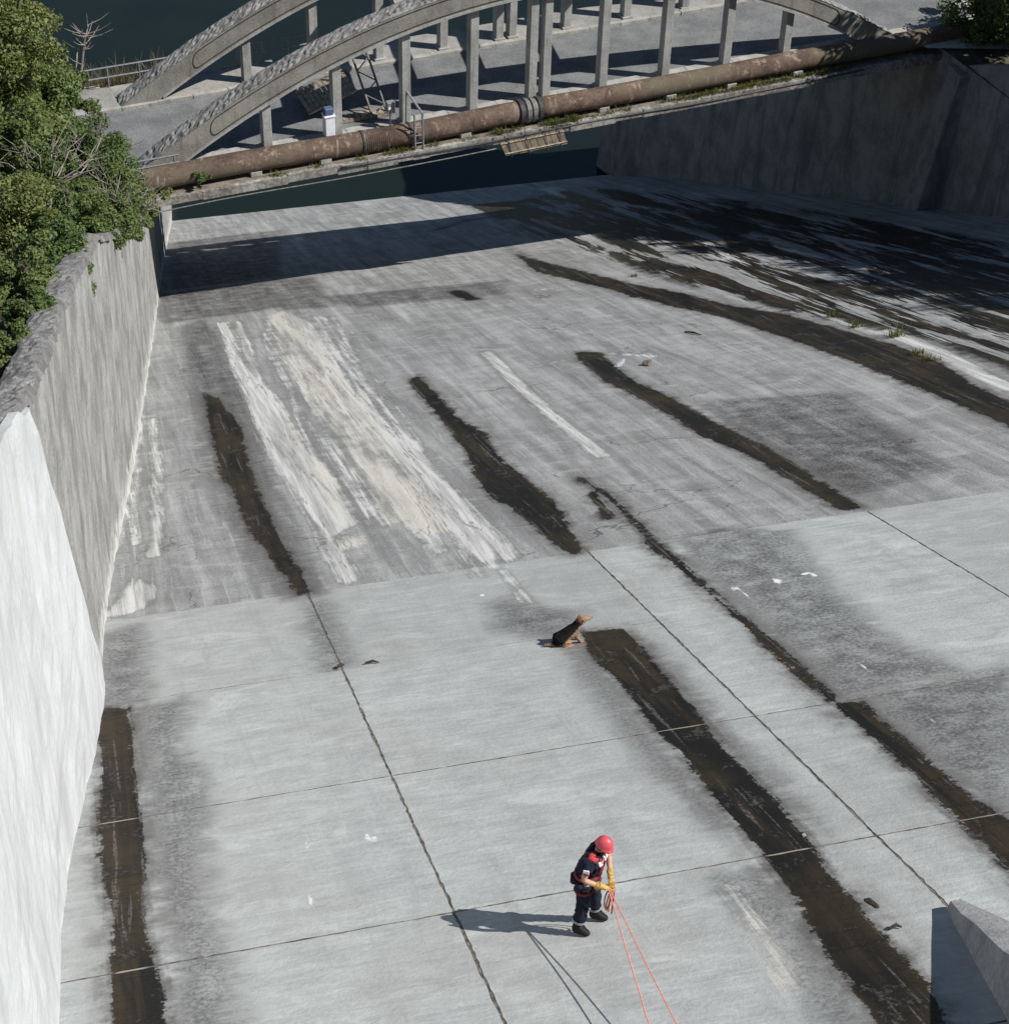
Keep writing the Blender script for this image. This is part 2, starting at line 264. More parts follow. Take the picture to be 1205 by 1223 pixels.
# ---------------------------------------------------------------- mesh helpers
def tag(o, label=None, cat=None, group=None, kind=None):
    if label: o['label'] = label
    if cat: o['category'] = cat
    if group: o['group'] = group
    if kind: o['kind'] = kind
    return o
def empty(name, loc, label, cat, group=None):
    o = bpy.data.objects.new(name, None); COL.objects.link(o); o.location = loc; o.empty_display_size = 0.2; return tag(o, label, cat, group)
def root_of(p):
    while p.parent: p = p.parent
    return p
def link_mesh(name, me, mat, parent=None, loc=None):
    o = bpy.data.objects.new(name, me); COL.objects.link(o)
    if mat: me.materials.append(mat)
    if parent: o.parent = parent
    if loc is not None: o.location = loc
    return o
class MB:
    def __init__(self): self.v = []; self.f = []
    def add(self, vs, fs):
        n = len(self.v); self.v += [tuple(map(float, p)) for p in vs]; self.f += [tuple(i+n for i in f) for f in fs]; return self
    def hexa(self, p):   # 8 corners: bottom 4 ccw, top 4 ccw
        return self.add(p, [(3, 2, 1, 0), (4, 5, 6, 7), (0, 1, 5, 4), (1, 2, 6, 5), (2, 3, 7, 6), (3, 0, 4, 7)])
    def obox(self, c, ax, ay, az):   # centre and half axes
        c, ax, ay, az = map(np.array, (c, ax, ay, az)); s = [(-1, -1), (1, -1), (1, 1), (-1, 1)]
        return self.hexa([c+a*ax+b*ay-az for a, b in s]+[c+a*ax+b*ay+az for a, b in s])
    def bbox(self, s0, s1, v0, v1, z0, z1):   # box in bridge coordinates
        return self.hexa([B(s0, v0, z0), B(s1, v0, z0), B(s1, v1, z0), B(s0, v1, z0), B(s0, v0, z1), B(s1, v0, z1), B(s1, v1, z1), B(s0, v1, z1)])
    def tube(self, pts, rad, n=8, cap=True):
        pts = [np.array(p, float) for p in pts]; m = len(pts); rad = [rad]*m if np.isscalar(rad) else rad; vs = []; up = None
        for i, p in enumerate(pts):
            d = pts[min(i+1, m-1)]-pts[max(i-1, 0)]; d = d/(np.linalg.norm(d)+1e-9)
            if up is None: up = np.array([0, 0, 1.]) if abs(d[2]) < 0.9 else np.array([1., 0, 0])
            a = np.cross(d, up); a /= np.linalg.norm(a)+1e-9; b = np.cross(d, a); up = -b if False else np.cross(a, d)
            vs += [p+rad[i]*(a*math.cos(2*math.pi*k/n)+b*math.sin(2*math.pi*k/n)) for k in range(n)]
        fs = [(i*n+k, (i+1)*n+k, (i+1)*n+(k+1) % n, i*n+(k+1) % n) for i in range(m-1) for k in range(n)]
        if cap: fs += [tuple(range(n)), tuple((m-1)*n+k for k in reversed(range(n)))]
        return self.add(vs, fs)
    def ball(self, c, r, n=8, m=6):
        r = (r, r, r) if np.isscalar(r) else r; vs = []; fs = []
        for i in range(m+1):
            th = math.pi*i/m
            for k in range(n):
                ph = 2*math.pi*k/n; vs.append((c[0]+r[0]*math.sin(th)*math.cos(ph), c[1]+r[1]*math.sin(th)*math.sin(ph), c[2]+r[2]*math.cos(th)))
        for i in range(m):
            for k in range(n): fs.append((i*n+k, (i+1)*n+k, (i+1)*n+(k+1) % n, i*n+(k+1) % n))
        return self.add(vs, fs)
    def build(self, name, mat, parent=None, smooth=False, bevel=0.0):
        org = np.array(root_of(parent).location) if parent else np.zeros(3)
        me = bpy.data.meshes.new(name); me.from_pydata([tuple(np.array(p)-org) for p in self.v], [], self.f); me.update()
        bm = bmesh.new(); bm.from_mesh(me); bmesh.ops.recalc_face_normals(bm, faces=bm.faces)
        if bevel: bmesh.ops.bevel(bm, geom=list(bm.edges), offset=bevel, segments=1, affect='EDGES')
        bm.to_mesh(me); bm.free()
        if smooth: me.polygons.foreach_set('use_smooth', [True]*len(me.polygons))
        return link_mesh(name, me, mat, parent)
def quads_mesh(name, V, Q):
    me = bpy.data.meshes.new(name); n = len(V); q = len(Q)
    me.vertices.add(n); me.vertices.foreach_set('co', np.asarray(V, np.float32).ravel())
    me.loops.add(q*4); me.loops.foreach_set('vertex_index', np.asarray(Q, np.int32).ravel())
    me.polygons.add(q); me.polygons.foreach_set('loop_start', np.arange(0, q*4, 4, dtype=np.int32)); me.update(calc_edges=True); me.shade_flat(); return me
def fattr(me, name, vals):
    a = me.attributes.new(name, 'FLOAT', 'POINT'); a.data.foreach_set('value', np.asarray(vals, np.float32))

# ================================================================ stains on the floor, traced as shapes lying on the slope
def poly(*px): return ('P', np.array([ftl(x, y) for x, y in px]))
def line(hw, *px): return ('L', np.array([ftl(x, y) for x, y in px]), hw)
def blob(x, y, rt, rl): t, l = ftl(x, y); return ('E', t, l, rt*0.6+0.008, rl*1.2+0.02)
ST = {'wet': [
    poly((242,469),(252,521),(263,567),(280,591),(294,629),(315,657),(339,689),(355,711),(372,709),(357,675),(334,640),(308,584),(296,549),(287,507),(275,493),(262,476)),
    poly((486,455),(500,448),(521,469),(549,500),(583,518),(590,540),(618,563),(645,583),(668,608),(698,658),(690,662),(676,661),(652,641),(618,612),(583,591),(562,563),(560,546),(535,511),(514,486)),
    poly((684,420),(717,420),(736,439),(762,457),(803,475),(839,496),(870,511),(922,537),(964,563),(995,584),(1031,607),(1005,611),(943,573),(891,542),(839,522),(808,501),(762,475),(720,454),(694,433)),
    poly((601,292),(640,310),(690,322),(751,338),(813,349),(870,364),(943,376),(1010,395),(1073,413),(1125,433),(1161,459),(1230,490),(1230,520),(1125,475),(1073,454),(1021,433),(943,405),(865,379),(800,365),(751,351),(690,336),(640,324)),
    poly((121,847),(116,878),(121,907),(121,943),(116,983),(116,1019),(127,1059),(136,1099),(132,1164),(134,1240),(201,1240),(197,1186),(188,1160),(174,1117),(171,1070),(174,1026),(167,961),(161,918),(159,878),(155,845)),
    poly((691,755),(745,750),(763,769),(790,801),(828,844),(844,870),(881,908),(924,951),(966,1003),(983,1027),(1015,1071),(1042,1101),(1082,1148),(1113,1175),(1130,1240),(1060,1240),(1015,1179),(988,1138),(965,1105),(945,1068),(918,1031),(891,997),(865,970),(817,905),(782,876),(752,828),(722,801),(700,775)),
    poly((774,640),(812,667),(844,699),(836,702),(800,672),(765,645)), line(0.06, (774,640),(845,702),(880,735),(960,805),(990,838)), line(0.07, (690,570),(726,592),(750,615),(776,642)), poly((876,728),(913,755),(961,798),(1005,836),(985,836),(930,790),(885,745),(868,733)),
    poly((988,838),(1030,838),(1060,865),(1095,895),(1130,925),(1165,955),(1225,990),(1225,1065),(1180,1015),(1138,977),(1095,929),(1042,881)),
    poly((533,347),(552,346),(575,357),(560,359),(540,352)), poly((700,590),(712,588),(735,618),(722,622)), line(0.10, (520,275),(560,262),(600,258)), poly((840,250),(905,268),(890,280),(830,262)),
    poly((560,245),(610,240),(660,258),(600,262)), line(0.12, (700,330),(760,355),(820,362))],
 'pale': [
    poly((259,385),(272,384),(291,434),(319,459),(339,493),(367,535),(395,563),(427,626),(398,638),(430,696),(404,697),(385,640),(355,590),(330,560),(305,507),(285,460)),
    poly((372,385),(395,427),(423,465),(451,500),(479,530),(514,567),(556,612),(594,664),(577,675),(540,640),(514,605),(479,560),(451,520),(425,490),(395,450),(362,400),(340,372)),
    line(0.10, (182,500),(186,560),(189,619),(184,664)), line(0.05, (172,490),(164,530),(152,592),(146,640),(130,669)), line(0.06, (166,560),(160,600),(162,650)),
    poly((470,515),(500,530),(530,575),(560,600),(600,640),(620,668),(604,672),(570,640),(530,610),(495,570)),
    line(0.07, (874,1062),(890,1085),(905,1108)), line(0.03, (600,682),(618,702),(634,721)), poly((128,735),(160,690),(185,700),(180,722),(145,735)), line(0.16, (580,420),(640,480),(720,545)), line(0.12, (690,420),(780,425)), line(0.08, (600,350),(720,338)),
    poly((640,225),(665,222),(710,238),(690,240)), poly((800,283),(830,280),(880,302),(905,318),(860,312),(830,300)), poly((985,378),(1008,378),(1060,398),(1040,400)), line(0.2, (900,285),(990,312)), line(0.15, (1000,350),(1060,372)), line(0.25, (1060,395),(1120,420),(1205,465))],
 'cream': [
    poly((318,378),(350,455),(381,490),(413,546),(444,591),(461,629),(486,622),(503,640),(531,636),(549,650),(524,598),(479,556),(451,507),(423,465),(395,427),(366,385),(345,369)),
    poly((340,492),(366,533),(394,562),(424,622),(404,628),(380,590),(352,540)), poly((900,1096),(920,1112),(946,1148),(953,1182),(941,1186),(924,1162),(904,1126)), line(0.13, (900,1095),(920,1125),(944,1174)), poly((404,645),(430,640),(437,652),(410,656))],
 'grime': [
    poly((170,847),(214,838),(203,889),(232,921),(235,968),(225,1034),(232,1088),(250,1128),(268,1240),(217,1240),(225,1142),(206,1102),(192,1034),(181,961),(174,907)),
    poly((221,390),(240,383),(262,420),(292,480),(305,540),(330,610),(372,708),(345,712),(280,620),(245,520),(228,440)),
    poly((812,646),(870,632),(935,636),(980,700),(1060,770),(1138,801),(1000,836),(900,740)), poly((1000,836),(1205,800),(1205,975),(1120,910)),
    poly((195,352),(330,335),(345,365),(250,378),(200,385)), poly((335,335),(372,332),(392,366),(345,368)), poly((372,355),(420,352),(600,335),(600,350),(430,366)),
    poly((130,760),(160,750),(165,835),(125,842)), poly((380,720),(400,760),(410,795),(395,797),(370,740)), poly((600,720),(680,735),(660,760),(600,750)),
    poly((745,760),(800,800),(850,865),(890,905),(930,950),(960,985),(900,920),(840,850)), poly((850,480),(1000,470),(1120,560),(1020,590),(900,530)), poly((205,290),(330,275),(330,330),(205,345)),
    poly((860,1050),(910,1050),(1000,1180),(1030,1223),(990,1223),(930,1110)), poly((690,770),(735,830),(775,885),(830,945),(860,985),(820,945),(750,870),(700,805))],
 'zone': [poly((585,245),(700,222),(900,240),(1100,270),(1260,300),(1260,470),(1100,405),(930,372),(790,335),(700,300),(620,275))],
 'white': [blob(323,904,0.055,0.16), blob(326,908,0.04,0.1), blob(370,1003,0.05,0.24), blob(376,1010,0.05,0.2), blob(366,1016,0.03,0.1), blob(440,1000,0.07,0.13), blob(447,1002,0.06,0.06), blob(366,1050,0.03,0.22), blob(370,1076,0.03,0.12), blob(285,1056,0.05,0.08), blob(298,1060,0.07,0.03),
    blob(928,694,0.12,0.12), blob(963,685,0.16,0.06), blob(972,687,0.12,0.06), blob(878,703,0.12,0.1), blob(890,710,0.05,0.2), blob(1116,861,0.04,0.1), blob(760,1170,0.02,0.06), blob(1030,796,0.05,0.15), blob(620,715,0.05,0.2), blob(575,711,0.09,0.05), blob(180,566,0.05,0.05)]}
EL = [(262, 385), (290, 470), (320, 545), (360, 612), (404, 700)]; ER = [(405, 376), (455, 460), (525, 560), (595, 650), (628, 690)]; er_ = random.Random(5)
for i, f in enumerate((0.0, 0.035, 0.075, 0.12, 0.155, 0.215, 0.30, 0.36, 0.42, 0.455, 0.53, 0.58, 0.62, 0.66, 0.70, 0.735, 0.78, 0.82, 0.87, 0.93, 0.985)):
    f += er_.uniform(-0.008, 0.008); a_ = er_.uniform(0, 1.2) if er_.random() < 0.5 else 0; b_ = er_.uniform(2.6, 4.0); pts_ = []
    for q in np.linspace(a_, b_, 27):
        k = min(int(q), 3); r_ = q-k; lx = EL[k][0]+(EL[k+1][0]-EL[k][0])*r_; ly = EL[k][1]+(EL[k+1][1]-EL[k][1])*r_; rx = ER[k][0]+(ER[k+1][0]-ER[k][0])*r_; ry = ER[k][1]+(ER[k+1][1]-ER[k][1])*r_
        ff = f+0.016*math.sin(q*2.6+i*2.1)+0.011*math.sin(q*6.1+i*1.3)+0.006*math.sin(q*13+i); pts_.append((lx+(rx-lx)*ff, ly+(ry-ly)*ff))
    ST['pale'].append(line(er_.choice((-0.01, 0.02, 0.05, 0.10)), *pts_))
def sdf_poly(P, poly):
    a = poly; b = np.roll(poly, -1, 0); d = np.full(len(P), 1e9); ins = np.zeros(len(P), bool)
    for i in range(len(a)):
        e = b[i]-a[i]; wv = P-a[i]; t = np.clip((wv @ e)/(e @ e+1e-12), 0, 1); q = wv-np.outer(t, e); d = np.minimum(d, (q*q).sum(1))
        c = ((a[i][1] > P[:, 1]) != (b[i][1] > P[:, 1])); xx = (b[i][0]-a[i][0])*(P[:, 1]-a[i][1])/(b[i][1]-a[i][1]+1e-12)+a[i][0]; ins ^= c & (P[:, 0] < xx)
    return np.where(ins, 1, -1)*np.sqrt(d)
def stain_values(P):
    out = {}
    for k, shapes in ST.items():
        val = np.full(len(P), -2.0)
        for s in shapes:
            if s[0] == 'E': val = np.maximum(val, (1-np.sqrt(((P[:, 0]-s[1])/s[3])**2+((P[:, 1]-s[2])/s[4])**2))*min(s[3], s[4])); continue
            mg = 2.1 if s[0] == 'P' else 0.9; lo = s[1].min(0)-mg; hi = s[1].max(0)+mg; m = ((P >= lo) & (P <= hi)).all(1)
            if not m.any(): continue
            if s[0] == 'P': v = sdf_poly(P[m], s[1])
            else:
                d = np.full(m.sum(), 1e9)
                for i in range(len(s[1])-1):
                    e = s[1][i+1]-s[1][i]; wv = P[m]-s[1][i]; t = np.clip((wv @ e)/(e @ e), 0, 1); q = wv-np.outer(t, e); d = np.minimum(d, np.sqrt((q*q).sum(1)))
                v = s[2]-d
            val[m] = np.maximum(val[m], v)
        out[k] = val
    return out

# ================================================================ SETTING
def lerp_tab(tab, x): return np.interp(x, [a for a, _ in tab], [b for _, b in tab])
LW = [(-14, -4.9), (-0.87, -4.53), (1.34, -4.50), (2.4, -4.46), (4.7, -4.12), (7.73, -3.77), (11.7, -3.54), (14.6, -3.29), (21.9, -2.54), (29.0, -1.92), (40.3, -0.94), (47.3, -0.36), (58.6, 0.63), (69.0, 1.61), (76, 2.3)]   # left wall foot: y -> x
LH = [(-14, 6.5), (6, 6.4), (20, 6.5), (25.1, 5.75), (31.8, 5.2), (35, 4.95), (42, 4.5), (44, 4.75), (51, 8.0), (54, 6.0), (76, 6.0)]              # its height above the floor
RW = [(0, 38), (20, 35), (33, 33), (42.4, 31), (49.5, 29.6), (58.2, 27.3), (65.2, 25.8), (71, 23.4), (78, 21)]            # right wall foot
RH = [(0, 6.2), (47, 6.2), (60, 12.4), (78, 12.4)]
lwx = lambda y: float(np.mean(lerp_tab(LW, y+np.linspace(-1.8, 1.8, 9)))); lwh = lambda y: float(lerp_tab(LH, y)); rwx = lambda y: float(lerp_tab(RW, y)); rwh = lambda y: float(lerp_tab(RH, y))

# floor: a joint bed with concrete slabs lying in it
XJ = [-7.0, 0.0, 5.17, 10.63, 15.95, 21.25, 26.55, 40.0]
LJ = [-13.1, -8.75, -4.42, -0.1, 4.1, 8.62, 12.9, 21.5, 45.5, 79.0]
def floor_grid(t0, t1, l0, l1, h, res, jit=0.0):
    rt, rl = res if isinstance(res, tuple) else (res, res); nx = max(2, int((t1-t0)/rt)+1); ny = max(2, int((l1-l0)/rl)+1)
    T, L = np.meshgrid(np.linspace(t0, t1, nx), np.linspace(l0, l1, ny)); T0, L0 = T.copy(), L.copy()
    if jit:
        T[:, 0] += RNG.normal(0, jit, ny); T[:, -1] += RNG.normal(0, jit, ny); L[0, :] += RNG.normal(0, jit*0.8, nx); L[-1, :] += RNG.normal(0, jit*0.8, nx)
    P = np.stack([T.ravel(), L.ravel()], 1)
    Z = h + 0.0015*np.sin(T*1.3+L*0.7)+0.001*np.sin(L*2.1-T*0.4)
    V = np.stack([T, L*CS+Z*SN, -L*SN+Z*CS], -1).reshape(-1, 3)
    idx = np.arange(nx*ny).reshape(ny, nx); Q = np.stack([idx[:-1, :-1], idx[:-1, 1:], idx[1:, 1:], idx[1:, :-1]], -1).reshape(-1, 4)
    return V, Q, P, nx, ny, idx
V, Q, P, *_ = floor_grid(-7.0, 40.0, -13.1, 79.0, -0.0062, 0.3)
me = quads_mesh('spillway_floor', V, Q)
for k, v in stain_values(P).items(): fattr(me, k, v)
floor = link_mesh('spillway_floor', me, M['filler']); tag(floor, 'sloping concrete spillway floor of large jointed slabs with dark wet stains', 'floor', kind='structure')
for j in range(len(LJ)-1):
    xj = XJ if LJ[j] < 12 else [-7.0, 40.0]                # downstream the panels run the full width
    for i in range(len(xj)-1):
        l0, l1, t0, t1 = LJ[j], LJ[j+1], xj[i], xj[i+1]; old = l0 > 12.0; far = l0 > 45
        gx = 0.018 if not old else 0.0; gl = 0.021 if not old else 0.0012
        if l0 == 45.5 or l1 == 45.5: gl = 0.006
        if l0 == 12.9 or l1 == 12.9: gl = 0.004
        res = 0.10 if (l0 > -5 and not old and t0 < 16) else (0.4 if far else ((0.09, 0.34) if old else 0.35))
        h = (-0.0008 if old else 0.0)+random.uniform(-0.0015, 0.0015)
        V, Q, P, nx, ny, idx = floor_grid(t0+gx, t1-gx, l0+gl, l1-gl, h, res, 0.006 if not old else 0.003)
        rim = np.concatenate([idx[0, :], idx[1:, -1], idx[-1, -2::-1], idx[-2:0:-1, 0]]); nb = len(V)
        V2 = np.concatenate([V, V[rim]-NRM*0.07]); k = len(rim); r = np.arange(k); rq = np.stack([rim, nb+r, nb+(r+1) % k, rim[(r+1) % k]], -1)
        me = quads_mesh('slab', V2, np.concatenate([Q, rq]))
        for kk, v in stain_values(np.concatenate([P, P[rim]])).items(): fattr(me, kk, v)
        fattr(me, 'tone', np.full(len(V2), random.random()*(1.0 if not old else 0.3)))
        link_mesh('slab', me, M['floor_old'] if old else M['floor_new'], floor)

# water below and behind the bridge
me = quads_mesh('water', [(-400, 40, WATER_Z), (400, 40, WATER_Z), (400, 900, WATER_Z), (-400, 900, WATER_Z)], [(0, 1, 2, 3)])
tag(link_mesh('water', me, M['water']), 'dark green still water behind the bridge', 'water', kind='structure')

# banks on both sides
def bank(name, side, label):
    ys = np.concatenate([np.arange(-14, 40, 1.0), np.arange(40, 70, 0.75)]); us = np.array([0.25, 0.8, 1.6, 3, 5, 8, 12, 20, 40, 90, 200.])
    V = []
    for y in ys:
        x0 = lwx(y) if side < 0 else rwx(y); top = fz(y)+(lwh(y) if side < 0 else rwh(y))-0.35
        if side < 0: road = -16.25 if y < 52.0 else -16.25-(y-52.0)*0.9
        else: road = -16.2 if y < 58 else -16.2-(y-58)*0.8
        wgt = np.clip((y-41.0)/2.5, 0, 1); z0 = top*(1-wgt)+road*wgt
        for uu in us:
            rise = 0.12*max(0, uu-2)*(1-wgt) if uu < 40 else 0.12*38*(1-wgt)
            if side < 0 and y > 52 and uu > 3: z0b = z0-0.05*(y-52)
            else: z0b = z0
            V.append((x0+side*uu, y, max(z0b+rise+0.12*math.sin(uu*1.7+y*0.9)*(0.0 if y > 43 else 1), WATER_Z-1.5)))
    n = len(us); idx = np.arange(len(V)).reshape(-1, n); q = np.stack([idx[:-1, :-1], idx[:-1, 1:], idx[1:, 1:], idx[1:, :-1]], -1).reshape(-1, 4)
    if side > 0: q = q[:, ::-1]
    me = quads_mesh(name, V, q[:, ::-1]); tag(link_mesh(name, me, M['soil']), label, 'ground', kind='structure')
bank('left_bank', -1, 'earth bank behind the left spillway wall'); bank('right_bank', 1, 'earth bank behind the right spillway wall')

# walls
def strip_wall(name, y0, y1, xf, hf, side, thick, mat, label, batter=0.0, step=0.5, slant=0.0, cat='wall', off=0.0):
    ys = np.arange(y0, y1+1e-6, step); root = empty(name, (xf(y0)+side*thick/2, y0, fz(y0)-0.4), label, cat); nz = 14
    V = []; base = []
    for y in ys:
        h = hf(y)
        for k in range(nz+1):
            f = k/nz; hh = -0.4+f*(h+0.4); yy = y+slant*f*(1 if y > (y0+y1)/2 else 0); bul = 0.012*math.sin(y*3.1+k*1.9)+0.01*math.sin(y*7.7-k*2.3)
            V.append((xf(y)-side*off+side*batter*max(hh, 0)+bul, yy, fz(y)+hh)); base.append(hh)
        V.append((xf(y)+side*(thick+batter*h), y+slant*(1 if y > (y0+y1)/2 else 0), fz(y)+h)); base.append(h)
        V.append((xf(y)+side*(thick+batter*h+0.3), y, fz(y)-0.6)); base.append(h)
    n = nz+3; idx = np.arange(len(V)).reshape(-1, n); q = np.stack([idx[:-1, :-1], idx[:-1, 1:], idx[1:, 1:], idx[1:, :-1]], -1).reshape(-1, 4)
    org = np.array(root.location); me = quads_mesh('wall_body', np.array(V)-org, list(map(tuple, q))); fattr(me, 'base', base)
    bm = bmesh.new(); bm.from_mesh(me)
    bm.verts.ensure_lookup_table()
    bm.faces.new([bm.verts[int(i)] for i in idx[0]]); bm.faces.new([bm.verts[int(i)] for i in idx[-1]])
    bmesh.ops.recalc_face_normals(bm, faces=bm.faces); bm.to_mesh(me); bm.free()
    link_mesh('wall_body', me, mat, root); return root
lw_root = strip_wall('training_wall', -14, 76, lwx, lwh, -1, 0.32, M['wall'], 'tall streaked grey concrete wall along the left edge below the bushes')
# weathered coping: rough crust along the wall top
V = []; ys = np.arange(-14, 44, 0.11); cs_ = np.linspace(0, 1, 9)
for y in ys:
    for c in cs_:
        hump = 0.07*math.sin(math.pi*c)**0.5; rgh = random.uniform(-0.022, 0.03)
        V.append((lwx(y)+0.055-c*0.50+random.uniform(-0.02, 0.02), y+random.uniform(-0.02, 0.02), fz(y)+lwh(y)+0.04*math.sin(y*2.3)*math.sin(y*0.71)+(-0.05 if c == 0 else 0.05)+hump+rgh*(0.4 if c in (0, 1) else 1)))
idx = np.arange(len(V)).reshape(-1, 9); q = np.stack([idx[:-1, :-1], idx[1:, :-1], idx[1:, 1:], idx[:-1, 1:]], -1).reshape(-1, 4)
link_mesh('coping', quads_mesh('coping', np.array(V)-np.array(lw_root.location), q[:, ::-1]), M['coping'], lw_root)
# bright rendered wall in front of the grey one, ends on a slanting edge
def wwx(y): return lwx(y)+0.10
ww = strip_wall('white_wall', -14, 9.0, wwx, lambda y: 6.55 if y < 8 else 6.4, -1, 0.12, M['white_wall'], 'bright white rendered wall at the lower left edge', slant=0.0, step=0.5)
# cut the far end slanting: shear the last rows
for o in ww.children:
    me = o.data
    for v in me.vertices:
        y = v.co.y+ww.location.y; hh = v.co.z+ww.location.z-fz(y)
        f = max(0, hh)/6.4; ymax = 8.7-3.3*f
        if y > ymax-3.0:
            k = (y-(ymax-3.0))/max(9.0-(ymax-3.0), 1e-6); ny = (ymax-3.0)+3.0*min(k, 1.0); v.co.z += -(ny-y)*TN*1.0; v.co.x += lwx(ny)-lwx(y); v.co.y += ny-y
rw_root = strip_wall('training_wall', 0, 70.5, rwx, rwh, 1, 0.7, M['wall_right'], 'dark shaded concrete wall at the upper right beneath the trees', batter=0.06)
mb = MB()
for yb in (47.0,):
    x = rwx(yb); mb.hexa([(x-0.9, yb-0.5, fz(yb)-1.0), (x+0.6, yb-0.5, fz(yb)-1.0), (x+0.6, yb+0.6, fz(yb)-1.0), (x-0.9, yb+0.6, fz(yb)-1.0), (x+0.0, yb-0.5, fz(yb)+6.0), (x+0.8, yb-0.5, fz(yb)+6.0), (x+0.8, yb+0.6, fz(yb)+6.0), (x+0.0, yb+0.6, fz(yb)+6.0)])
mb.build('buttress', M['wall_right'], rw_root, bevel=0.04)

# pier nose at the lower right: wedge rising upstream from the middle joint
pr = empty('spillway_pier', (5.2, -2.0, fz(-2.0)), 'low wedge shaped concrete pier nose in the bottom right corner', 'pier')
mb = MB(); ny = 26; rows = []
for i in range(ny):
    d = i/(ny-1)*9.0; y = -1.9-d; hw_l = 0.05+0.215*min(d, 5); hw_r = 0.05+0.13*min(d, 5); h = 0.14+0.27*d; xl = 5.16-hw_l; xr = 5.22+hw_r; j = random.uniform(-0.02, 0.02)
    rows.append([(xl-0.06, y, fz(y)-0.25), (xl, y, fz(y)+0.0), (xl+0.10*min(h, 1)+j, y, fz(y)+h*0.55), (xl+0.17*min(h, 1)+j, y, fz(y)+h+j), (xr-0.1*min(h, 1), y, fz(y)+h), (xr, y, fz(y)-0.25)])
vs = [p for r in rows for p in r]; fs = [(i*6+k, (i+1)*6+k, (i+1)*6+k+1, i*6+k+1) for i in range(ny-1) for k in range(5)]+[tuple(range(6)), tuple((ny-1)*6+k for k in range(6))]
mb.add(vs, fs).build('pier_body', M['pier'], pr)

# ================================================================ BRIDGE
br = empty('arch_bridge', B(0, 2.4, -0.75), 'grey concrete arch bridge with slender columns crossing above the spillway', 'bridge')
S0, S1 = -0.3, 29.4; VF = 4.82; VE = VF+1.25
MB().bbox(S0-9, S1+3, -0.35, VE, -0.75, -0.06).build('deck', M['deck'], br)
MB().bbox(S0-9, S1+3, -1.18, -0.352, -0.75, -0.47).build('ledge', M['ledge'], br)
mb = MB(); sx = S0-1
while sx < S1+0.5:
    ex = sx+random.choice((0.35, 0.6, 1.1, 1.8, 2.4)); pr_ = random.uniform(0, 0.05)
    mb.bbox(sx+0.004, ex-0.004, -1.24-pr_, -1.06+random.uniform(-0.04, 0.02), -0.76+random.uniform(-0.03, 0.06), -0.455+random.uniform(-0.012, 0.02)); sx = ex
mb.build('ledge_edge', M['fascia'], br)
for v0 in (0.9, 2.4, 3.9, 5.4): MB().bbox(S0, S1, v0-0.2, v0+0.2, -1.5, -0.752).build('girder', M['deck'], br)
MB().bbox(S0-9, S1+3, 0.36, VF-0.51, -0.064, -0.02).build('road', M['road'], br)
def kerb(v0, v1, z, seg):
    mb = MB(); s = S0-2.5
    while s < S1+1:
        e = s+seg; j = random.uniform(-0.025, 0.025); mb.bbox(s+0.008, e-0.008, v0+j, v1+random.uniform(-0.02, 0.02), -0.06, z+random.uniform(-0.015, 0.015)); s = e
    mb.build('kerb', M['kerb'], br)
kerb(-0.34, 0.34, 0.06, 1.9); kerb(VF-0.50, VF-0.28, 0.10, 1.3)
MB().bbox(S0-4, S1+2, VF-0.27, VE-0.02, -0.062, 0.07).build('footway', M['footway'], br)
CEN, HS, RISE, THK = 13.9, 13.6, 4.25, 0.78
def azb(s): return RISE*(1-((s-CEN)/HS)**2)
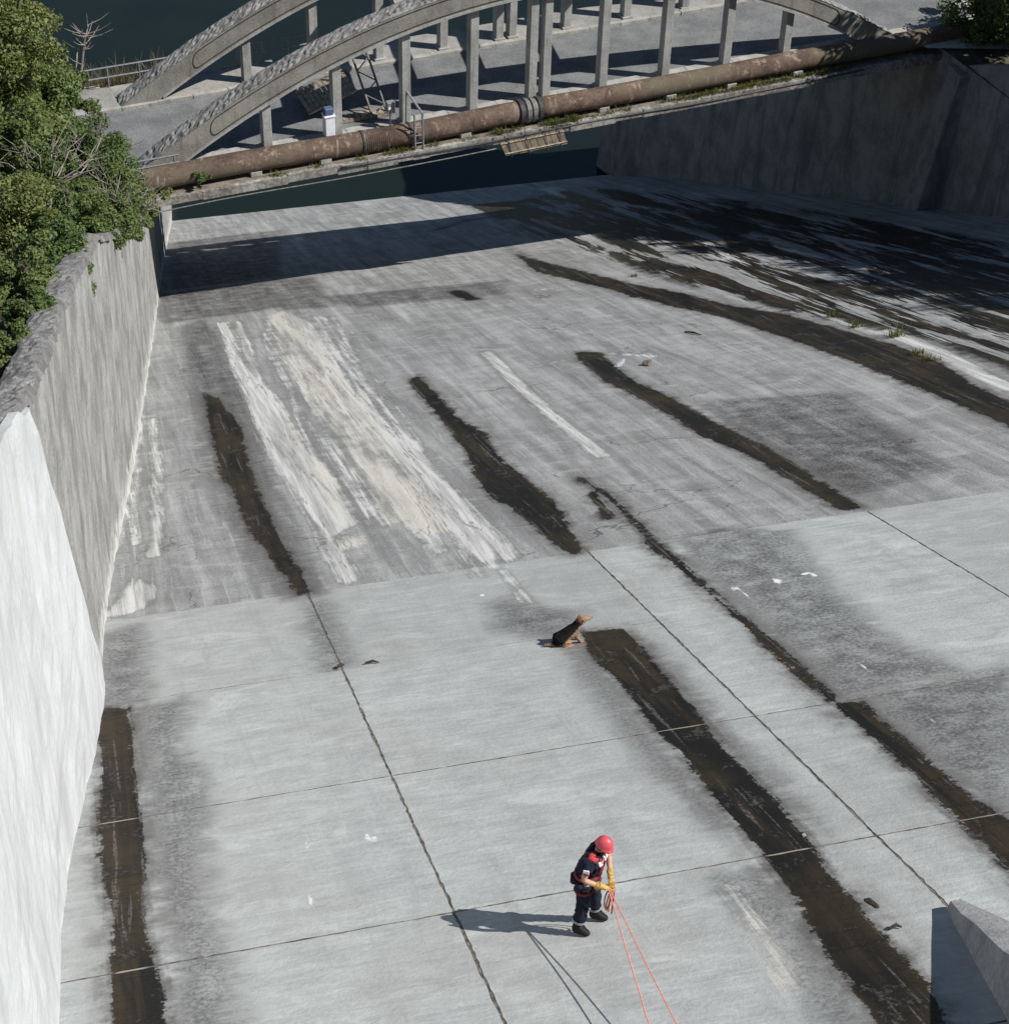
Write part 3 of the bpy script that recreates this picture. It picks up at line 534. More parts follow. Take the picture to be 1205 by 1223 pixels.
def arch(v, shift):
    N = 72; hw = 0.37; rows = []; top = []
    for i in range(N+1):
        s = -0.95+(29.7)*i/N; slope = -2*RISE*(s-CEN)/HS**2; nl = math.hypot(1, slope); zt = azb(s)+THK*nl*0.95; zb = azb(s)
        zb = max(zb, -0.2); zt = max(zt, 0.02)
        rows.append([B(s+shift, v-hw, zb), B(s+shift, v-hw, zt), B(s+shift, v+hw, zt), B(s+shift, v+hw, zb)])
    NC = 260
    for i in range(NC+1):
        s = -0.95+29.7*i/NC; nl = math.hypot(1, 2*RISE*(s-CEN)/HS**2); zt = max(azb(s)+THK*nl*0.95, 0.02)
        for c in np.linspace(-1, 1, 8): top.append((s+random.uniform(-0.03, 0.03), v+c*(hw+0.015), zt+0.012+random.uniform(-0.02, 0.055)*(1 if abs(c) < 0.99 else 0.2)))
    o = MB().add([p for r in rows for p in r], [(i*4+k, (i+1)*4+k, (i+1)*4+(k+1) % 4, i*4+(k+1) % 4) for i in range(N) for k in range(4)]+[(0, 1, 2, 3), (N*4+3, N*4+2, N*4+1, N*4)]).build('arch', M['arch'], br)
    MB().add([B(a+shift, b, z) for a, b, z in top], [(i*8+k, i*8+k+1, (i+1)*8+k+1, (i+1)*8+k) for i in range(NC) for k in range(7)]).build('arch_crust', M['arch_top'], o)
    def ribbon(side, off, w_, name, mat):      # moulding following the rounded rectangle of the arch face
        sa, sb, K, r = 1.75, 26.05, 120, 0.24; lo, hi = [], []
        for i in range(K+1):
            f = i/K; f = 0.5-0.5*math.cos(math.pi*f) if (f < 0.0 or f > 1.0) else f; s = sa+(sb-sa)*f
            lo.append((s, 0)); hi.append((s, 1))
        def pt(s, which, inset):
            slope = -2*RISE*(s-CEN)/HS**2; nl = math.hypot(1, slope); H_ = THK*nl*0.95; e = min(s-(sa+inset), (sb-inset)-s); rr = r-inset*0.5; cut = rr if e <= 0 else (0 if e >= rr else rr-math.sqrt(max(0, rr*rr-(rr-e)**2)))
            return azb(s)+(0.10*nl+(cut+inset)*nl if which == 0 else H_-0.07*nl-(cut+inset)*nl)
        ss = sorted(set([sa+x for x in np.linspace(0, 0.3, 9)]+[sb-x for x in np.linspace(0, 0.3, 9)]+list(np.linspace(sa+0.3, sb-0.3, 90)))); ring_o = [(s, pt(s, 0, 0)) for s in ss]+[(s, pt(s, 1, 0)) for s in reversed(ss)]
        cl = lambda s: min(max(s, sa+w_), sb-w_); ring_i = [(cl(s), pt(cl(s), 0, w_)) for s in ss]+[(cl(s), pt(cl(s), 1, w_)) for s in reversed(ss)]
        n_ = len(ring_o); v1 = v+side*(hw+off); v0 = v+side*(hw-0.01)
        vs = [B(s+shift, v1, z) for s, z in ring_o]+[B(s+shift, v1, z) for s, z in ring_i]+[B(s+shift, v0, z) for s, z in ring_o]+[B(s+shift, v0, z) for s, z in ring_i]; fs = []
        for i in range(n_):
            j = (i+1) % n_; fs += [(i, j, n_+j, n_+i), (i, j, 2*n_+j, 2*n_+i), (n_+i, n_+j, 3*n_+j, 3*n_+i)]
        return MB().add(vs, fs).build(name, mat, o)
    for side in (-1, 1): ribbon(side, 0.012, 0.032, 'face_groove', M['groove'])
    for side in (-1, 1):                       # slim drip rib along both lower edges
        mb = MB()
        for i in range(N):
            s = -0.2+28.2*i/N; s2 = -0.2+28.2*(i+1)/N
            if azb(s) < 0.1 or azb(s2) < 0.1: continue
            mb.hexa([B(s+shift, v+side*(hw-0.12), azb(s)-0.05), B(s2+shift, v+side*(hw-0.12), azb(s2)-0.05), B(s2+shift, v+side*(hw+0.03), azb(s2)-0.05), B(s+shift, v+side*(hw+0.03), azb(s)-0.05),
                     B(s+shift, v+side*(hw-0.12), azb(s)+0.04), B(s2+shift, v+side*(hw-0.12), azb(s2)+0.04), B(s2+shift, v+side*(hw+0.03), azb(s2)+0.04), B(s+shift, v+side*(hw+0.03), azb(s)+0.04)])
        mb.build('soffit_rib', M['column'], o)
arch(0.0, 0.0); arch(VF, 0.75)
for k in range(-2, 3):                         # struts between the arches overhead
    s = CEN+k*2.53; z = azb(s)+0.2; MB().hexa([B(s-0.16, 0.3, z), B(s+0.16, 0.3, z), B(s+0.91, VF-0.3, z), B(s+0.59, VF-0.3, z), B(s-0.16, 0.3, z+0.42), B(s+0.16, 0.3, z+0.42), B(s+0.91, VF-0.3, z+0.42), B(s+0.59, VF-0.3, z+0.42)]).build('cross_strut', M['column'], br)
for v, sh in ((0.0, 0.0), (VF, 0.75)):
    for k in range(-4, 5):
        for ds in ((-0.27, 0.27) if k == 0 else (0.0,)):
            s = CEN+k*2.53+ds; w_ = 0.155 if k else 0.15
            mb = MB().bbox(s+sh-w_, s+sh+w_, v-0.19, v+0.19, -0.06, azb(s)+0.1)
            o = mb.build('column', M['column'], br, bevel=0.012)
            MB().bbox(s+sh-w_-0.07, s+sh+w_+0.07, v-0.25, v+0.25, -0.06, 0.135+random.uniform(0, 0.03)).build('footing', M['kerb'], o, bevel=0.02)

# approach roads and paved ground at both ends
mb = MB().hexa([B(-9, -1.0, -0.25), B(-0.5, -1.0, -0.25), B(-0.5, 6.6, -0.25), B(-9, 6.6, -0.25), B(-9, -1.0, -0.085), B(-0.5, -1.0, -0.085), B(-0.5, 6.6, -0.085), B(-9, 6.6, -0.085)])
tag(mb.build('approach_pavement', M['pale_ground']), 'pale paved ground at the left end of the bridge', 'pavement', kind='structure')
mb = MB(); mb.add([B(29.6, -1.2, -0.1), B(62, -14, -0.1), B(62, 14, 0.0), B(29.6, 9.5, -0.1)], [(0, 1, 2, 3)])
tag(mb.build('approach_road', M['pale_ground']), 'pale sunlit road surface at the right end of the bridge', 'road', kind='structure')

# ---------------------------------------------------------------- pipeline
pl = empty('pipeline', B(0, -0.56, -0.45), 'long rusty brown steel pipe running along the near side of the bridge', 'pipe')
PR = 0.385; PVv = -0.62
def pz(s): return 0.0+0.02*math.sin(s*0.6)-0.03*math.exp(-((s-8)/3)**2)
mb = MB(); mb.tube([B(s, PVv+0.01*math.sin(s*1.1), pz(s)) for s in np.arange(-3.5, 13.2, 0.35)], PR, 24); mb.build('pipe_section', M['rust'], pl, True)
mb = MB(); mb.tube([B(s, PVv+0.01*math.sin(s*1.1), pz(s)+0.01) for s in np.arange(13.6, 34, 0.35)], PR*0.97, 24); mb.build('pipe_section', M['rust'], pl, True)
for s in (12.95, 13.2, 13.42, 13.66):
    MB().tube([B(s-0.07, PVv, pz(s)), B(s+0.07, PVv, pz(s))], PR+0.06, 24).build('coupling_ring', M['dark_metal'] if s in (12.95, 13.66) else M['grey_metal'], pl)
MB().tube([B(13.0, PVv, pz(13)), B(13.7, PVv, pz(13))], PR+0.01, 24).build('sleeve', M['grey_metal'], pl, True)
for s in np.arange(7.05, 8.6, 0.075): MB().tube([B(s-0.02, PVv, pz(s)), B(s+0.02, PVv, pz(s))], PR+0.012, 24).build('winding', M['rust'], pl)
for s in (7.0, 8.75): MB().tube([B(s-0.035, PVv, pz(s)), B(s+0.035, PVv, pz(s))], PR+0.03, 24).build('clamp_band', M['dark_metal'], pl)
for s in (3.1, 5.6, 10.8, 16.2, 18.9, 21.4, 24.2): MB().bbox(s-0.2, s+0.2, PVv-0.3, PVv+0.3, -0.47, -0.27).build('saddle', M['kerb'], pl, bevel=0.02)

def cond(name, s0, s1, v, z, r, mat, label, sag=0.05):
    mb = MB(); mb.tube([B(s, v+0.02*math.sin(s*0.9), z+0.04*math.sin(s*0.5)-sag*math.sin(math.pi*(s-s0)/(s1-s0))) for s in np.arange(s0, s1, 0.4)], r, 6)
    return tag(mb.build(name, mat, None, True), label, 'pipe')
cond('conduit', -1.0, 12.0, -1.30, -0.86, 0.022, M['grey_metal'], 'thin pale conduit hanging along the lower left edge of the bridge')
cond('cable', 6.0, 27.0, -1.28, -0.50, 0.035, M['dark_metal'], 'thin dark cable running along the outer edge of the bridge ledge', 0.08)

# ---------------------------------------------------------------- things on the bridge
cb = empty('control_cabinet', B(5.95, -0.15, 0.1), 'white metal cabinet with a blue top fixed beside a bridge column', 'cabinet')
MB().bbox(5.78, 6.12, -0.42, -0.08, 0.22, 1.0).build('cabinet_body', M['white_paint'], cb, bevel=0.02); MB().bbox(5.75, 6.15, -0.45, -0.05, 1.003, 1.05).build('cabinet_lid', M['white_paint'], cb, bevel=0.01)
MB().bbox(5.80, 6.10, -0.38, -0.12, 1.053, 1.30).build('blue_box', M['blue'], cb, bevel=0.02)
for a in (5.82, 6.08): MB().bbox(a-0.03, a+0.03, -0.28, -0.22, 0.1, 0.22).build('leg', M['dark_metal'], cb)
mt = empty('steel_bracket_frame', B(8.95, -0.9, -0.45), 'light grey steel bracket frame standing across the rusty pipe', 'bracket')
for s in (8.80, 9.10): MB().tube([B(s, -1.12, -0.45), B(s-0.02, -1.1, 0.95)], 0.035, 6).build('upright', M['galv'], mt)
MB().tube([B(8.72, -0.5, 1.55), B(9.12, -1.12, 0.85)], 0.04, 6).build('brace', M['galv'], mt); MB().tube([B(8.72, -0.5, 1.55), B(8.72, -0.45, 0.3)], 0.035, 6).build('upright', M['galv'], mt)
for z in (-0.2, 0.1, 0.4, 0.7): MB().tube([B(8.79, -1.11, z), B(9.10, -1.11, z)], 0.02, 6).build('rung', M['galv'], mt)
mx = empty('meter_box', B(8.25, -0.1, 0.1), 'small grey meter box on a post beside the steel bracket', 'box')
MB().bbox(8.1, 8.4, -0.25, -0.02, 0.62, 1.05).build('box_body', M['galv'], mx, bevel=0.02); MB().tube([B(8.25, -0.12, 0.1), B(8.25, -0.12, 0.62)], 0.03, 6).build('post', M['galv'], mx); MB().tube([B(8.18, -0.27, 0.85), B(8.18, -0.255, 0.85)], 0.06, 8).build('dial', M['white_paint'], mx)
# timber platform
def platform(name, s0, s1, v0, v1, z0, tilt, mat, label, n, cat):
    c = np.array(B((s0+s1)/2, (v0+v1)/2, z0)); r = empty(name, tuple(c), label, cat); ct, st_ = math.cos(tilt), math.sin(tilt); ax = BU*ct+np.array([0, 0, st_]); az = np.cross(ax, BV)
    L = (s1-s0); W = (v1-v0)
    for i in range(n):
        x = -L/2+L*(i+0.5)/n; MB().obox(c+ax*x+az*0.06, ax*(L/n*0.42), BV*(W/2*random.uniform(0.93, 1)), az*0.02).build('plank', mat, r)
    for y in (-0.38, 0, 0.38): MB().obox(c+BV*W*y, ax*(L/2), BV*0.05, az*0.04).build('bearer', mat, r)
    return r
platform('timber_platform', 5.7, 7.6, 1.2, 3.0, 0.55, 0.32, M['wood'], 'tilted timber platform of slats on the road beneath the near arch', 11, 'platform')
platform('timber_pallet', 6.6, 8.6, 0.75, 1.15, 0.04, 0.0, M['wood'], 'flat strip of pale boards lying on the road beside the platform', 9, 'pallet')
lm = empty('lattice_ladder', B(8.0, 1.3, 0.0), 'grey steel lattice ladder leaning behind the timber platform on the road', 'ladder')
p0, p1 = np.array(B(8.2, 0.75, 0.0)), np.array(B(7.9, 2.7, 2.3))
for ds in (-0.28, 0.28): MB().tube([p0+BU*ds, p1+BU*ds], 0.045, 6).build('rail', M['grey_metal'], lm)
for i in range(7):
    a = p0+(p1-p0)*i/7; b = p0+(p1-p0)*(i+1)/7; q = 1 if i % 2 else -1; MB().tube([a+BU*0.28*q, b-BU*0.28*q], 0.025, 5).build('rung', M['grey_metal'], lm)
# hanging boards under the ledge
hb = empty('hanging_boards', B(13.8, -1.3, -0.7), 'panel of weathered brown boards hanging below the bridge ledge', 'panel')
tl = bpt(596, 168, -1.28); tr = bpt(672, 152, -1.28); bl_ = bpt(604, 186, -1.42); br_ = bpt(678, 171, -1.42); nb = 9
for i in range(nb):
    a, b = i/nb+0.004, (i+1)/nb-0.006; t0 = tl+(tr-tl)*a; t1 = tl+(tr-tl)*b; q0 = bl_+(br_-bl_)*a; q1 = bl_+(br_-bl_)*b; th = BV*0.03; j = np.array([0, 0, random.uniform(-0.02, 0.02)])
    MB().hexa([q0+j, q1+j, q1+th+j, q0+th+j, t0, t1, t1+th, t0+th]).build('board', M['board'], hb)
for f in (0.2, 0.85): MB().tube([tl+(bl_-tl)*f-BV*0.02, tr+(br_-tr)*f-BV*0.02], 0.03, 5).build('batten', M['wood'], hb)
for f in (0.1, 0.38, 0.68, 0.9): MB().tube([tl+(tr-tl)*f+np.array([0, 0, 0.45]), bl_+(br_-bl_)*f-BV*0.03-np.array([0, 0, 0.08])], 0.015, 5).build('hanger_rod', M['dark_metal'], hb)
# railing on the far side of the left approach and a stub on the near side
def railing(name, s0, s1, v, n, label, z0=0.0, hgt=1.0):
    r = empty(name, B(s0, v, z0), label, 'railing')
    for z in (hgt, hgt*0.55): MB().tube([B(s, v, z0+z) for s in np.linspace(s0, s1, 6)], 0.032, 6).build('rail', M['galv'], r)
    for s in np.linspace(s0+0.15, s1-0.15, n): MB().tube([B(s, v, z0-0.1), B(s, v, z0+hgt)], 0.03, 6).build('post', M['galv'], r)
railing('metal_railing', -2.7, 2.2, VE-0.05, 5, 'grey two rail metal railing behind the far arch at left', 0.0, 0.85)
railing('metal_railing', -3.0, 0.6, -0.36, 3, 'short grey metal railing beside the rusty pipe at left', 0.0, 0.6)
railing('metal_railing', 4.4, 7.6, VE-0.05, 4, 'short grey metal railing behind the far arch next to its first column', 0.0, 0.9)
railing('metal_railing', 30.5, 34.5, 4.4, 4, 'thin wire railing on the pale road beside the right trees', 0.0, 0.8)

# ================================================================ VEGETATION
def leaf_cloud(cent, rad, n, size, spread_out=0.6, flat=0.0):
    """n leaf quads scattered round clump centres; returns vertices, quads"""
    k = len(cent); ci = RNG.integers(0, k, n); d = RNG.normal(0, 1, (n, 3)); d /= np.linalg.norm(d, axis=1)[:, None]; rr = RNG.random(n)**0.45
    p = cent[ci]+d*rr[:, None]*rad[ci][:, None]*np.array([1, 1, 0.8])
    nrm = d*spread_out+np.array([0, 0, 0.45])+RNG.normal(0, 0.55, (n, 3)); nrm /= np.linalg.norm(nrm, axis=1)[:, None]
    a = np.cross(nrm, RNG.normal(0, 1, (n, 3))); a /= np.linalg.norm(a, axis=1)[:, None]+1e-9; b = np.cross(nrm, a); s = size*RNG.choice([0.55, 0.8, 1.0, 1.5], n)[:, None]*RNG.uniform(0.85, 1.15, n)[:, None]
    v = np.stack([p-a*s*0.5, p+b*s*0.27+nrm*s*0.05, p+a*s*0.5, p-b*s*0.27+nrm*s*0.05], 1).reshape(-1, 3); q = np.arange(4*n).reshape(-1, 4); return v, q
def tree(name, base, centre, R, n, leaf, mat, label, cat='tree', group=None, clumps=46, trunk=0.09, bare=0):
    base = np.array(base, float); centre = np.array(centre, float); R = np.array(R, float)
    root = empty(name, tuple(base), label, cat, group); cent = []
    while len(cent) < clumps:
        d = RNG.normal(0, 1, 3); d /= np.linalg.norm(d); r = RNG.uniform(0.30, 0.92)
        lob = 1+0.28*math.sin(d[0]*4+base[0]*3)+0.18*math.sin(d[1]*5+base[1]*2+d[2]*3); cent.append(centre+d*r*R*lob*0.92)
    cent = np.array(cent); rad = RNG.uniform(0.14, 0.34, clumps)*R.mean()
    v, q = leaf_cloud(cent, rad, n, leaf); me = quads_mesh('crown', v-base, q); link_mesh('crown', me, mat, root)
    mb = MB(); fork = base+(centre-base)*0.55; mb.tube([base-np.array([0, 0, 0.3]), base+(centre-base)*0.3+RNG.normal(0, 0.08, 3), fork], [trunk, trunk*0.8, trunk*0.6], 8)
    for i in range(16):
        e = cent[RNG.integers(0, clumps)]; m_ = fork+(e-fork)*0.5+RNG.normal(0, 0.08, 3)*R.mean(); mb.tube([fork-(centre-base)*0.12*RNG.random(), m_, e], [trunk*0.5, trunk*0.3, trunk*0.1], 6)
    mb.build('trunk', M['bark'], root, True)
    if bare:
        mb = MB()
        for i in range(bare):
            d = RNG.normal(0, 1, 3); d[2] = abs(d[2])*0.9+0.1; d /= np.linalg.norm(d); e = centre+d*R*RNG.uniform(0.9, 1.18); st_ = centre+d*R*0.3; m_ = (e+st_)/2+RNG.normal(0, 0.1, 3); mb.tube([st_, m_, e], [0.02, 0.014, 0.005], 4)
            for _ in range(5): f = RNG.uniform(0.4, 0.95); p = st_+(e-st_)*f; mb.tube([p, p+(d+RNG.normal(0, 0.6, 3))*RNG.uniform(0.15, 0.45)], [0.009, 0.003], 4)
        mb.build('bare_twigs', M['dead_wood'], root)
    return root
def gl(x, y):   # ground height of the left bank
    top = fz(y)+lwh(y)-0.35; wgt = min(max((y-41.0)/2.5, 0), 1); return top*(1-wgt)-16.25*wgt+0.12*max(0, lwx(y)-x-2)*(1-wgt)
def bush(px, py, Y, rx, rz, leaf, mat, label, n, name='bush', clumps=46, bare=0, ry=None, group='bushes along the left wall'):
    c = atY(px, py, Y); g_ = gl(c[0], Y); base = (c[0]-0.2, Y+0.2, min(g_, c[2]-0.5)); return tree(name, base, c, (rx, ry or rx, rz), n, leaf, M[mat], label, 'tree' if name == 'tree' else 'bush', group, clumps, 0.07, bare)
bush(8, 70, 37, 1.6, 2.3, 0.10, 'leaf_c', 'tall light green tree in the top left corner by the water', 36000, 'tree', 64)
bush(64, 108, 39.5, 1.2, 1.6, 0.095, 'leaf_a', 'round green tree beside the water left of the metal railing', 24000, 'tree', 50)
bush(5, 165, 31, 1.4, 1.5, 0.09, 'leaf_a', 'mid green bush at the left edge below the tall tree', 22000)
bush(78, 168, 37.5, 1.5, 1.2, 0.095, 'leaf_b', 'dark green bush below the left metal railing', 22000)
bush(112, 194, 36, 1.15, 1.0, 0.075, 'leaf_b', 'greyish bush full of bare twigs beside the bridge road', 24000, bare=12, clumps=48)
bush(58, 225, 29, 1.5, 1.1, 0.08, 'leaf_a', 'green bush between the twiggy bush and the left edge', 24000, bare=25)
bush(138, 228, 34.5, 1.15, 0.85, 0.075, 'leaf_a', 'bush with twigs in front of the left end of the rusty pipe', 20000, bare=8)
bush(172, 240, 38, 0.9, 0.7, 0.075, 'leaf_c', 'small yellow green bush overhanging the far end of the left wall', 13000)
bush(12, 262, 21, 1.25, 1.1, 0.072, 'leaf_c', 'yellow green bush at the left edge halfway up the wall', 24000)
bush(102, 266, 25, 1.05, 0.9, 0.07, 'leaf_a', 'bright green round bush right behind the middle of the wall coping', 24000)
bush(142, 254, 31, 0.95, 0.6, 0.07, 'leaf_b', 'low dark bush hanging over the wall top near the bridge', 12000, bare=20)
bush(66, 304, 18.0, 0.95, 0.8, 0.065, 'leaf_b', 'dark glossy bush behind the coping', 24000)
bush(10, 335, 14.5, 0.85, 0.85, 0.062, 'leaf_a', 'leafy green bush at the left edge above the white wall', 24000)
bush(36, 368, 12.6, 0.45, 0.5, 0.055, 'leaf_b', 'small leafy bush pressed against the wall coping', 13000)
bush(12, 418, 9.6, 0.42, 0.42, 0.052, 'leaf_a', 'lowest green bush at the left edge just above the white wall', 15000)
bush(34, 378, 11.6, 0.42, 0.40, 0.05, 'leaf_b', 'dense little bush between the coping and the lowest bush', 14000)
bush(2, 448, 8.4, 0.36, 0.30, 0.05, 'leaf_c', 'small light green tuft at the very left edge on the coping', 9000)
bush(126, 266, 27.5, 0.75, 0.5, 0.065, 'leaf_a', 'green bush spilling over the coping where the wall bends', 13000)
bush(157, 252, 34.5, 0.8, 0.5, 0.07, 'leaf_b', 'leafy bush spilling over the wall top just before the bridge', 13000)
# trees on the right bank: one in the corner, the rest give the shade on the floor
c = atY(1172, 22, 48.5); tree('tree', (33.4, 49.0, -16.2), c+np.array([0.6, 0, 0.3]), (2.1, 2.0, 2.2), 26000, 0.13, M['leaf_b'], 'dark green tree in the top right corner above the shaded wall', 'tree', 'trees on the right bank', 60, 0.16)
names = ['second', 'third', 'fourth', 'fifth', 'sixth', 'seventh', 'eighth', 'ninth']
for i, y in enumerate((44.0, 40.0, 36.0, 31.5, 27.0, 22.5, 18.0, 13.0)):
    x = rwx(y)+4.2+0.3*math.sin(i*2.3); r = 3.3+0.25*math.sin(i*1.7); g_ = fz(y)+rwh(y)-0.35
    tree('tree', (x, y, g_), (x-1.0, y, g_+5.3), (r, r, 3.5), 15000, 0.27, M['leaf_b'], f'leafy tree above the right wall, {names[i]} in the row from the bridge', 'tree', 'trees on the right bank', 105, 0.2)
# plant growing on the pipe
c = bpt(240, 211, -1.05); bushp = tree('plant', tuple(c-np.array([0, 0, 0.35])), c, (0.36, 0.3, 0.3), 1500, 0.085, M['leaf_b'], 'small green plant growing beside the rusty pipe at left', 'plant', None, 16, 0.02)
# dead tree and reeds behind the left railing
dt = empty('dead_tree', B(-1.1, VE+0.9, -0.6), 'bare dead tree behind the left metal railing', 'tree'); mb = MB(); b0 = np.array(B(-1.1, VE+0.9, -0.6)); tips = [b0]
trunk = [b0, b0+np.array([0.1, 0, 1.0]), b0+np.array([0.3, 0.1, 1.9]), b0+np.array([0.55, 0.1, 2.7])]; mb.tube(trunk, [0.07, 0.06, 0.045, 0.02], 6); trunk2 = [b0, b0+np.array([-0.1, 0.1, 0.9]), b0+np.array([0.05, 0.1, 1.7])]; mb.tube(trunk2, [0.06, 0.045, 0.02], 6); mb.build('trunk', M['dead_wood'], dt, True); mb = MB()
for i in range(22):
    p = trunk[1]+(trunk[3]-trunk[1])*RNG.random(); d = RNG.normal(0, 1, 3); d[2] = abs(d[2])*0.6; mb.tube([p, p+d*0.25, p+d*0.45+np.array([0, 0, 0.1])], [0.02, 0.014, 0.006], 4)
mb.build('crown', M['dead_wood'], dt)
def blades(name, pts, n, h, mat, label, cat, wid=0.02):
    V = []; Q = []
    for p in pts:
        for _ in range(n):
            q = np.array(p)+np.array([RNG.normal(0, 0.10), RNG.normal(0, 0.07), 0]); d = RNG.normal(0, 0.35, 2); hh = h*RNG.uniform(0.4, 1.2); a = RNG.random()*6.28; wv = np.array([math.cos(a), math.sin(a), 0])*wid; t = q+np.array([d[0]*hh, d[1]*hh, hh]); k = len(V); V += [q-wv, q+wv, t+wv*0.3, t-wv*0.3]; Q.append((k, k+1, k+2, k+3))
    return tag(link_mesh(name, quads_mesh(name, V, Q), mat), label, cat, kind='stuff')
pts = [B(s, RNG.uniform(-1.15, -0.98), -0.47) for s in np.concatenate([RNG.uniform(7.6, 8.6, 10), RNG.uniform(11.6, 12.6, 14), RNG.uniform(13.6, 15.2, 26), RNG.uniform(18.5, 26.5, 80), RNG.uniform(2, 26, 50)])]
blades('ledge_weeds', pts, 16, 0.20, M['grass'], 'low yellow green weeds along the bridge ledge under the rusty pipe', 'weeds', 0.014)
pts = [B(RNG.uniform(-3.2, 2.5), RNG.uniform(VE+0.15, VE+1.2), -0.4) for _ in range(90)]
blades('reeds', pts, 10, 0.8, M['reed'], 'dry brown reeds behind the left metal railing', 'reeds', 0.012)
def weed(px, py, n, h, label):
    p = fpt(px, py); V = []; Q = []
    for _ in range(n):
        q = np.array([RNG.normal(0, 0.10), RNG.normal(0, 0.10), 0]); q[2] = fz(q[1]); d = RNG.normal(0, 0.4, 2); hh = h*0.65*RNG.uniform(0.4, 1.2); a = RNG.random()*6.28; wv = np.array([math.cos(a), math.sin(a), 0])*0.012; t = q+np.array([d[0]*hh, d[1]*hh, hh]); k = len(V); V += [q-wv, q+wv, t+wv*0.3, t-wv*0.3]; Q.append((k, k+1, k+2, k+3))
    tag(link_mesh('weed', quads_mesh('weed', V, Q), M['grass'], None, tuple(p)), label, 'weed', 'weeds rooted in the floor joints')
weed(995, 378, 40, 0.35, 'sparse weed in the floor furthest left of those in the right shade'); weed(1022, 390, 50, 0.35, 'yellowish weed on the edge of the long wet band'); weed(1068, 402, 60, 0.55, 'tallest upright weed beside the long wet band'); weed(1092, 423, 70, 0.25, 'low spreading weed in the pale strip beside the wet band'); weed(1112, 430, 70, 0.22, 'green low weed nearest the camera beside the wet band'); weed(757, 330, 50, 0.15, 'tiny yellowish weed in the cross joint near the middle of the floor')

# ================================================================ SMALL THINGS ON THE FLOOR
def crumple(name, px, py, r, mat, label, cat, flat=0.35, seed=1):
    p = fpt(px, py); rr = np.random.default_rng(seed); bm = bmesh.new(); bmesh.ops.create_icosphere(bm, subdivisions=2, radius=1)
    for v in bm.verts: v.co = Vector((v.co.x*r[0], v.co.y*r[1], v.co.z*r[0]*flat))*float(rr.uniform(0.65, 1.25))
    me = bpy.data.meshes.new(name); bm.to_mesh(me); bm.free(); o = link_mesh(name, me, mat, None, tuple(p+NRM*r[0]*flat*0.6)); o.rotation_euler = (-SLOPE, 0, rr.uniform(0, 3)); return tag(o, label, cat)
crumple('litter_bag', 738, 437, (0.12, 0.22), M['litter'], 'crumpled pale bag at the start of a wet streak', 'litter', 0.5, 3)
crumple('stone', 773, 436, (0.14, 0.12), M['board'], 'small brown stone right of the crumpled bag', 'stone', 0.6, 4)
crumple('debris_clump', 1041, 1079, (0.045, 0.14), M['leafdead'], 'dark clump of debris beside the central wet band near the pier', 'debris', 0.3, 6)
crumple('stone', 960, 999, (0.03, 0.03), M['kerb'], 'tiny pale stone on the central wet band', 'stone', 0.6, 7)
def stick(px0, px1, r, label):
    a, b = fpt(*px0)+NRM*(r+0.004), fpt(*px1)+NRM*(r+0.004); m_ = (a+b)/2+np.array([0.02, 0.03, 0.01]); tag(MB().tube([a, m_, b], [r, r*1.2, r*0.5], 6).build('stick', M['leafdead'], None), label, 'stick')
stick((436, 794), (453, 793), 0.02, 'short dark stick lying right of the joint crossing'); stick((402, 800), (411, 796), 0.025, 'dark twig stuck in the joint crossing at left'); stick((1062, 1112), (1077, 1110), 0.02, 'dark stick by the pier beside the wet band'); stick((818, 397), (838, 401), 0.022, 'dark branch lying on the floor in the middle distance')

# ================================================================ PERSON
def skin_mesh(name, nodes, edges, root, sub=2):
    keys = list(nodes); me = bpy.data.meshes.new(name+'_skeleton'); me.from_pydata([tuple(nodes[k][0]) for k in keys], [(keys.index(a), keys.index(b)) for a, b in edges], []); me.update()
    o = bpy.data.objects.new(name+'_skeleton', me); COL.objects.link(o); md = o.modifiers.new('skin', 'SKIN'); md.use_smooth_shade = True
    if not me.skin_vertices: me.skin_vertices.new()
    for i, k in enumerate(keys):
        r = nodes[k][1]; me.skin_vertices[0].data[i].radius = (r, r) if np.isscalar(r) else r
        me.skin_vertices[0].data[i].use_root = (k == root)
    ss = o.modifiers.new('sub', 'SUBSURF'); ss.levels = sub; ss.render_levels = sub
    dg = bpy.context.evaluated_depsgraph_get(); dg.update(); nm = bpy.data.meshes.new_from_object(o.evaluated_get(dg), depsgraph=dg); nm.name = name
    bpy.data.objects.remove(o); nm.materials.clear(); nm.polygons.foreach_set('use_smooth', [True]*len(nm.polygons)); return nm
fr, flt = fpt(692, 1117), fpt(713, 1100); mid_ = (fr+flt)/2
FW = np.array([0.78, -0.626, 0]); LF = np.array([0.626, 0.78, 0])       # facing, and to his left
def Bd(x, y, z): return FW*x+LF*y+np.array([0, 0, z])
man = empty('person', tuple(mid_), 'person in dark uniform and red helmet standing on the slope holding ropes', 'person')
PS, LEAN = 0.84, math.radians(8.0)                                       # size on this slope, leaning back on the ropes
man.scale = (PS, PS, PS); man.rotation_euler = (-LEAN, 0, 0)
RL = np.array([[1, 0, 0], [0, math.cos(LEAN), math.sin(LEAN)], [0, -math.sin(LEAN), math.cos(LEAN)]])
toL = lambda p: RL.T @ np.array(p)/PS
toW = lambda p: mid_+RL @ np.array(p)*PS
UPZ = np.array([0, 0, 1.]); FWf = FW+UPZ*fz(FW[1])
hipR, hipL = Bd(-0.03, -0.095, 0.89), Bd(-0.03, 0.095, 0.89)
ankR, ankL = toL(fr-mid_-FWf*0.04)+UPZ*0.085, toL(flt-mid_-FWf*0.04)+UPZ*0.085
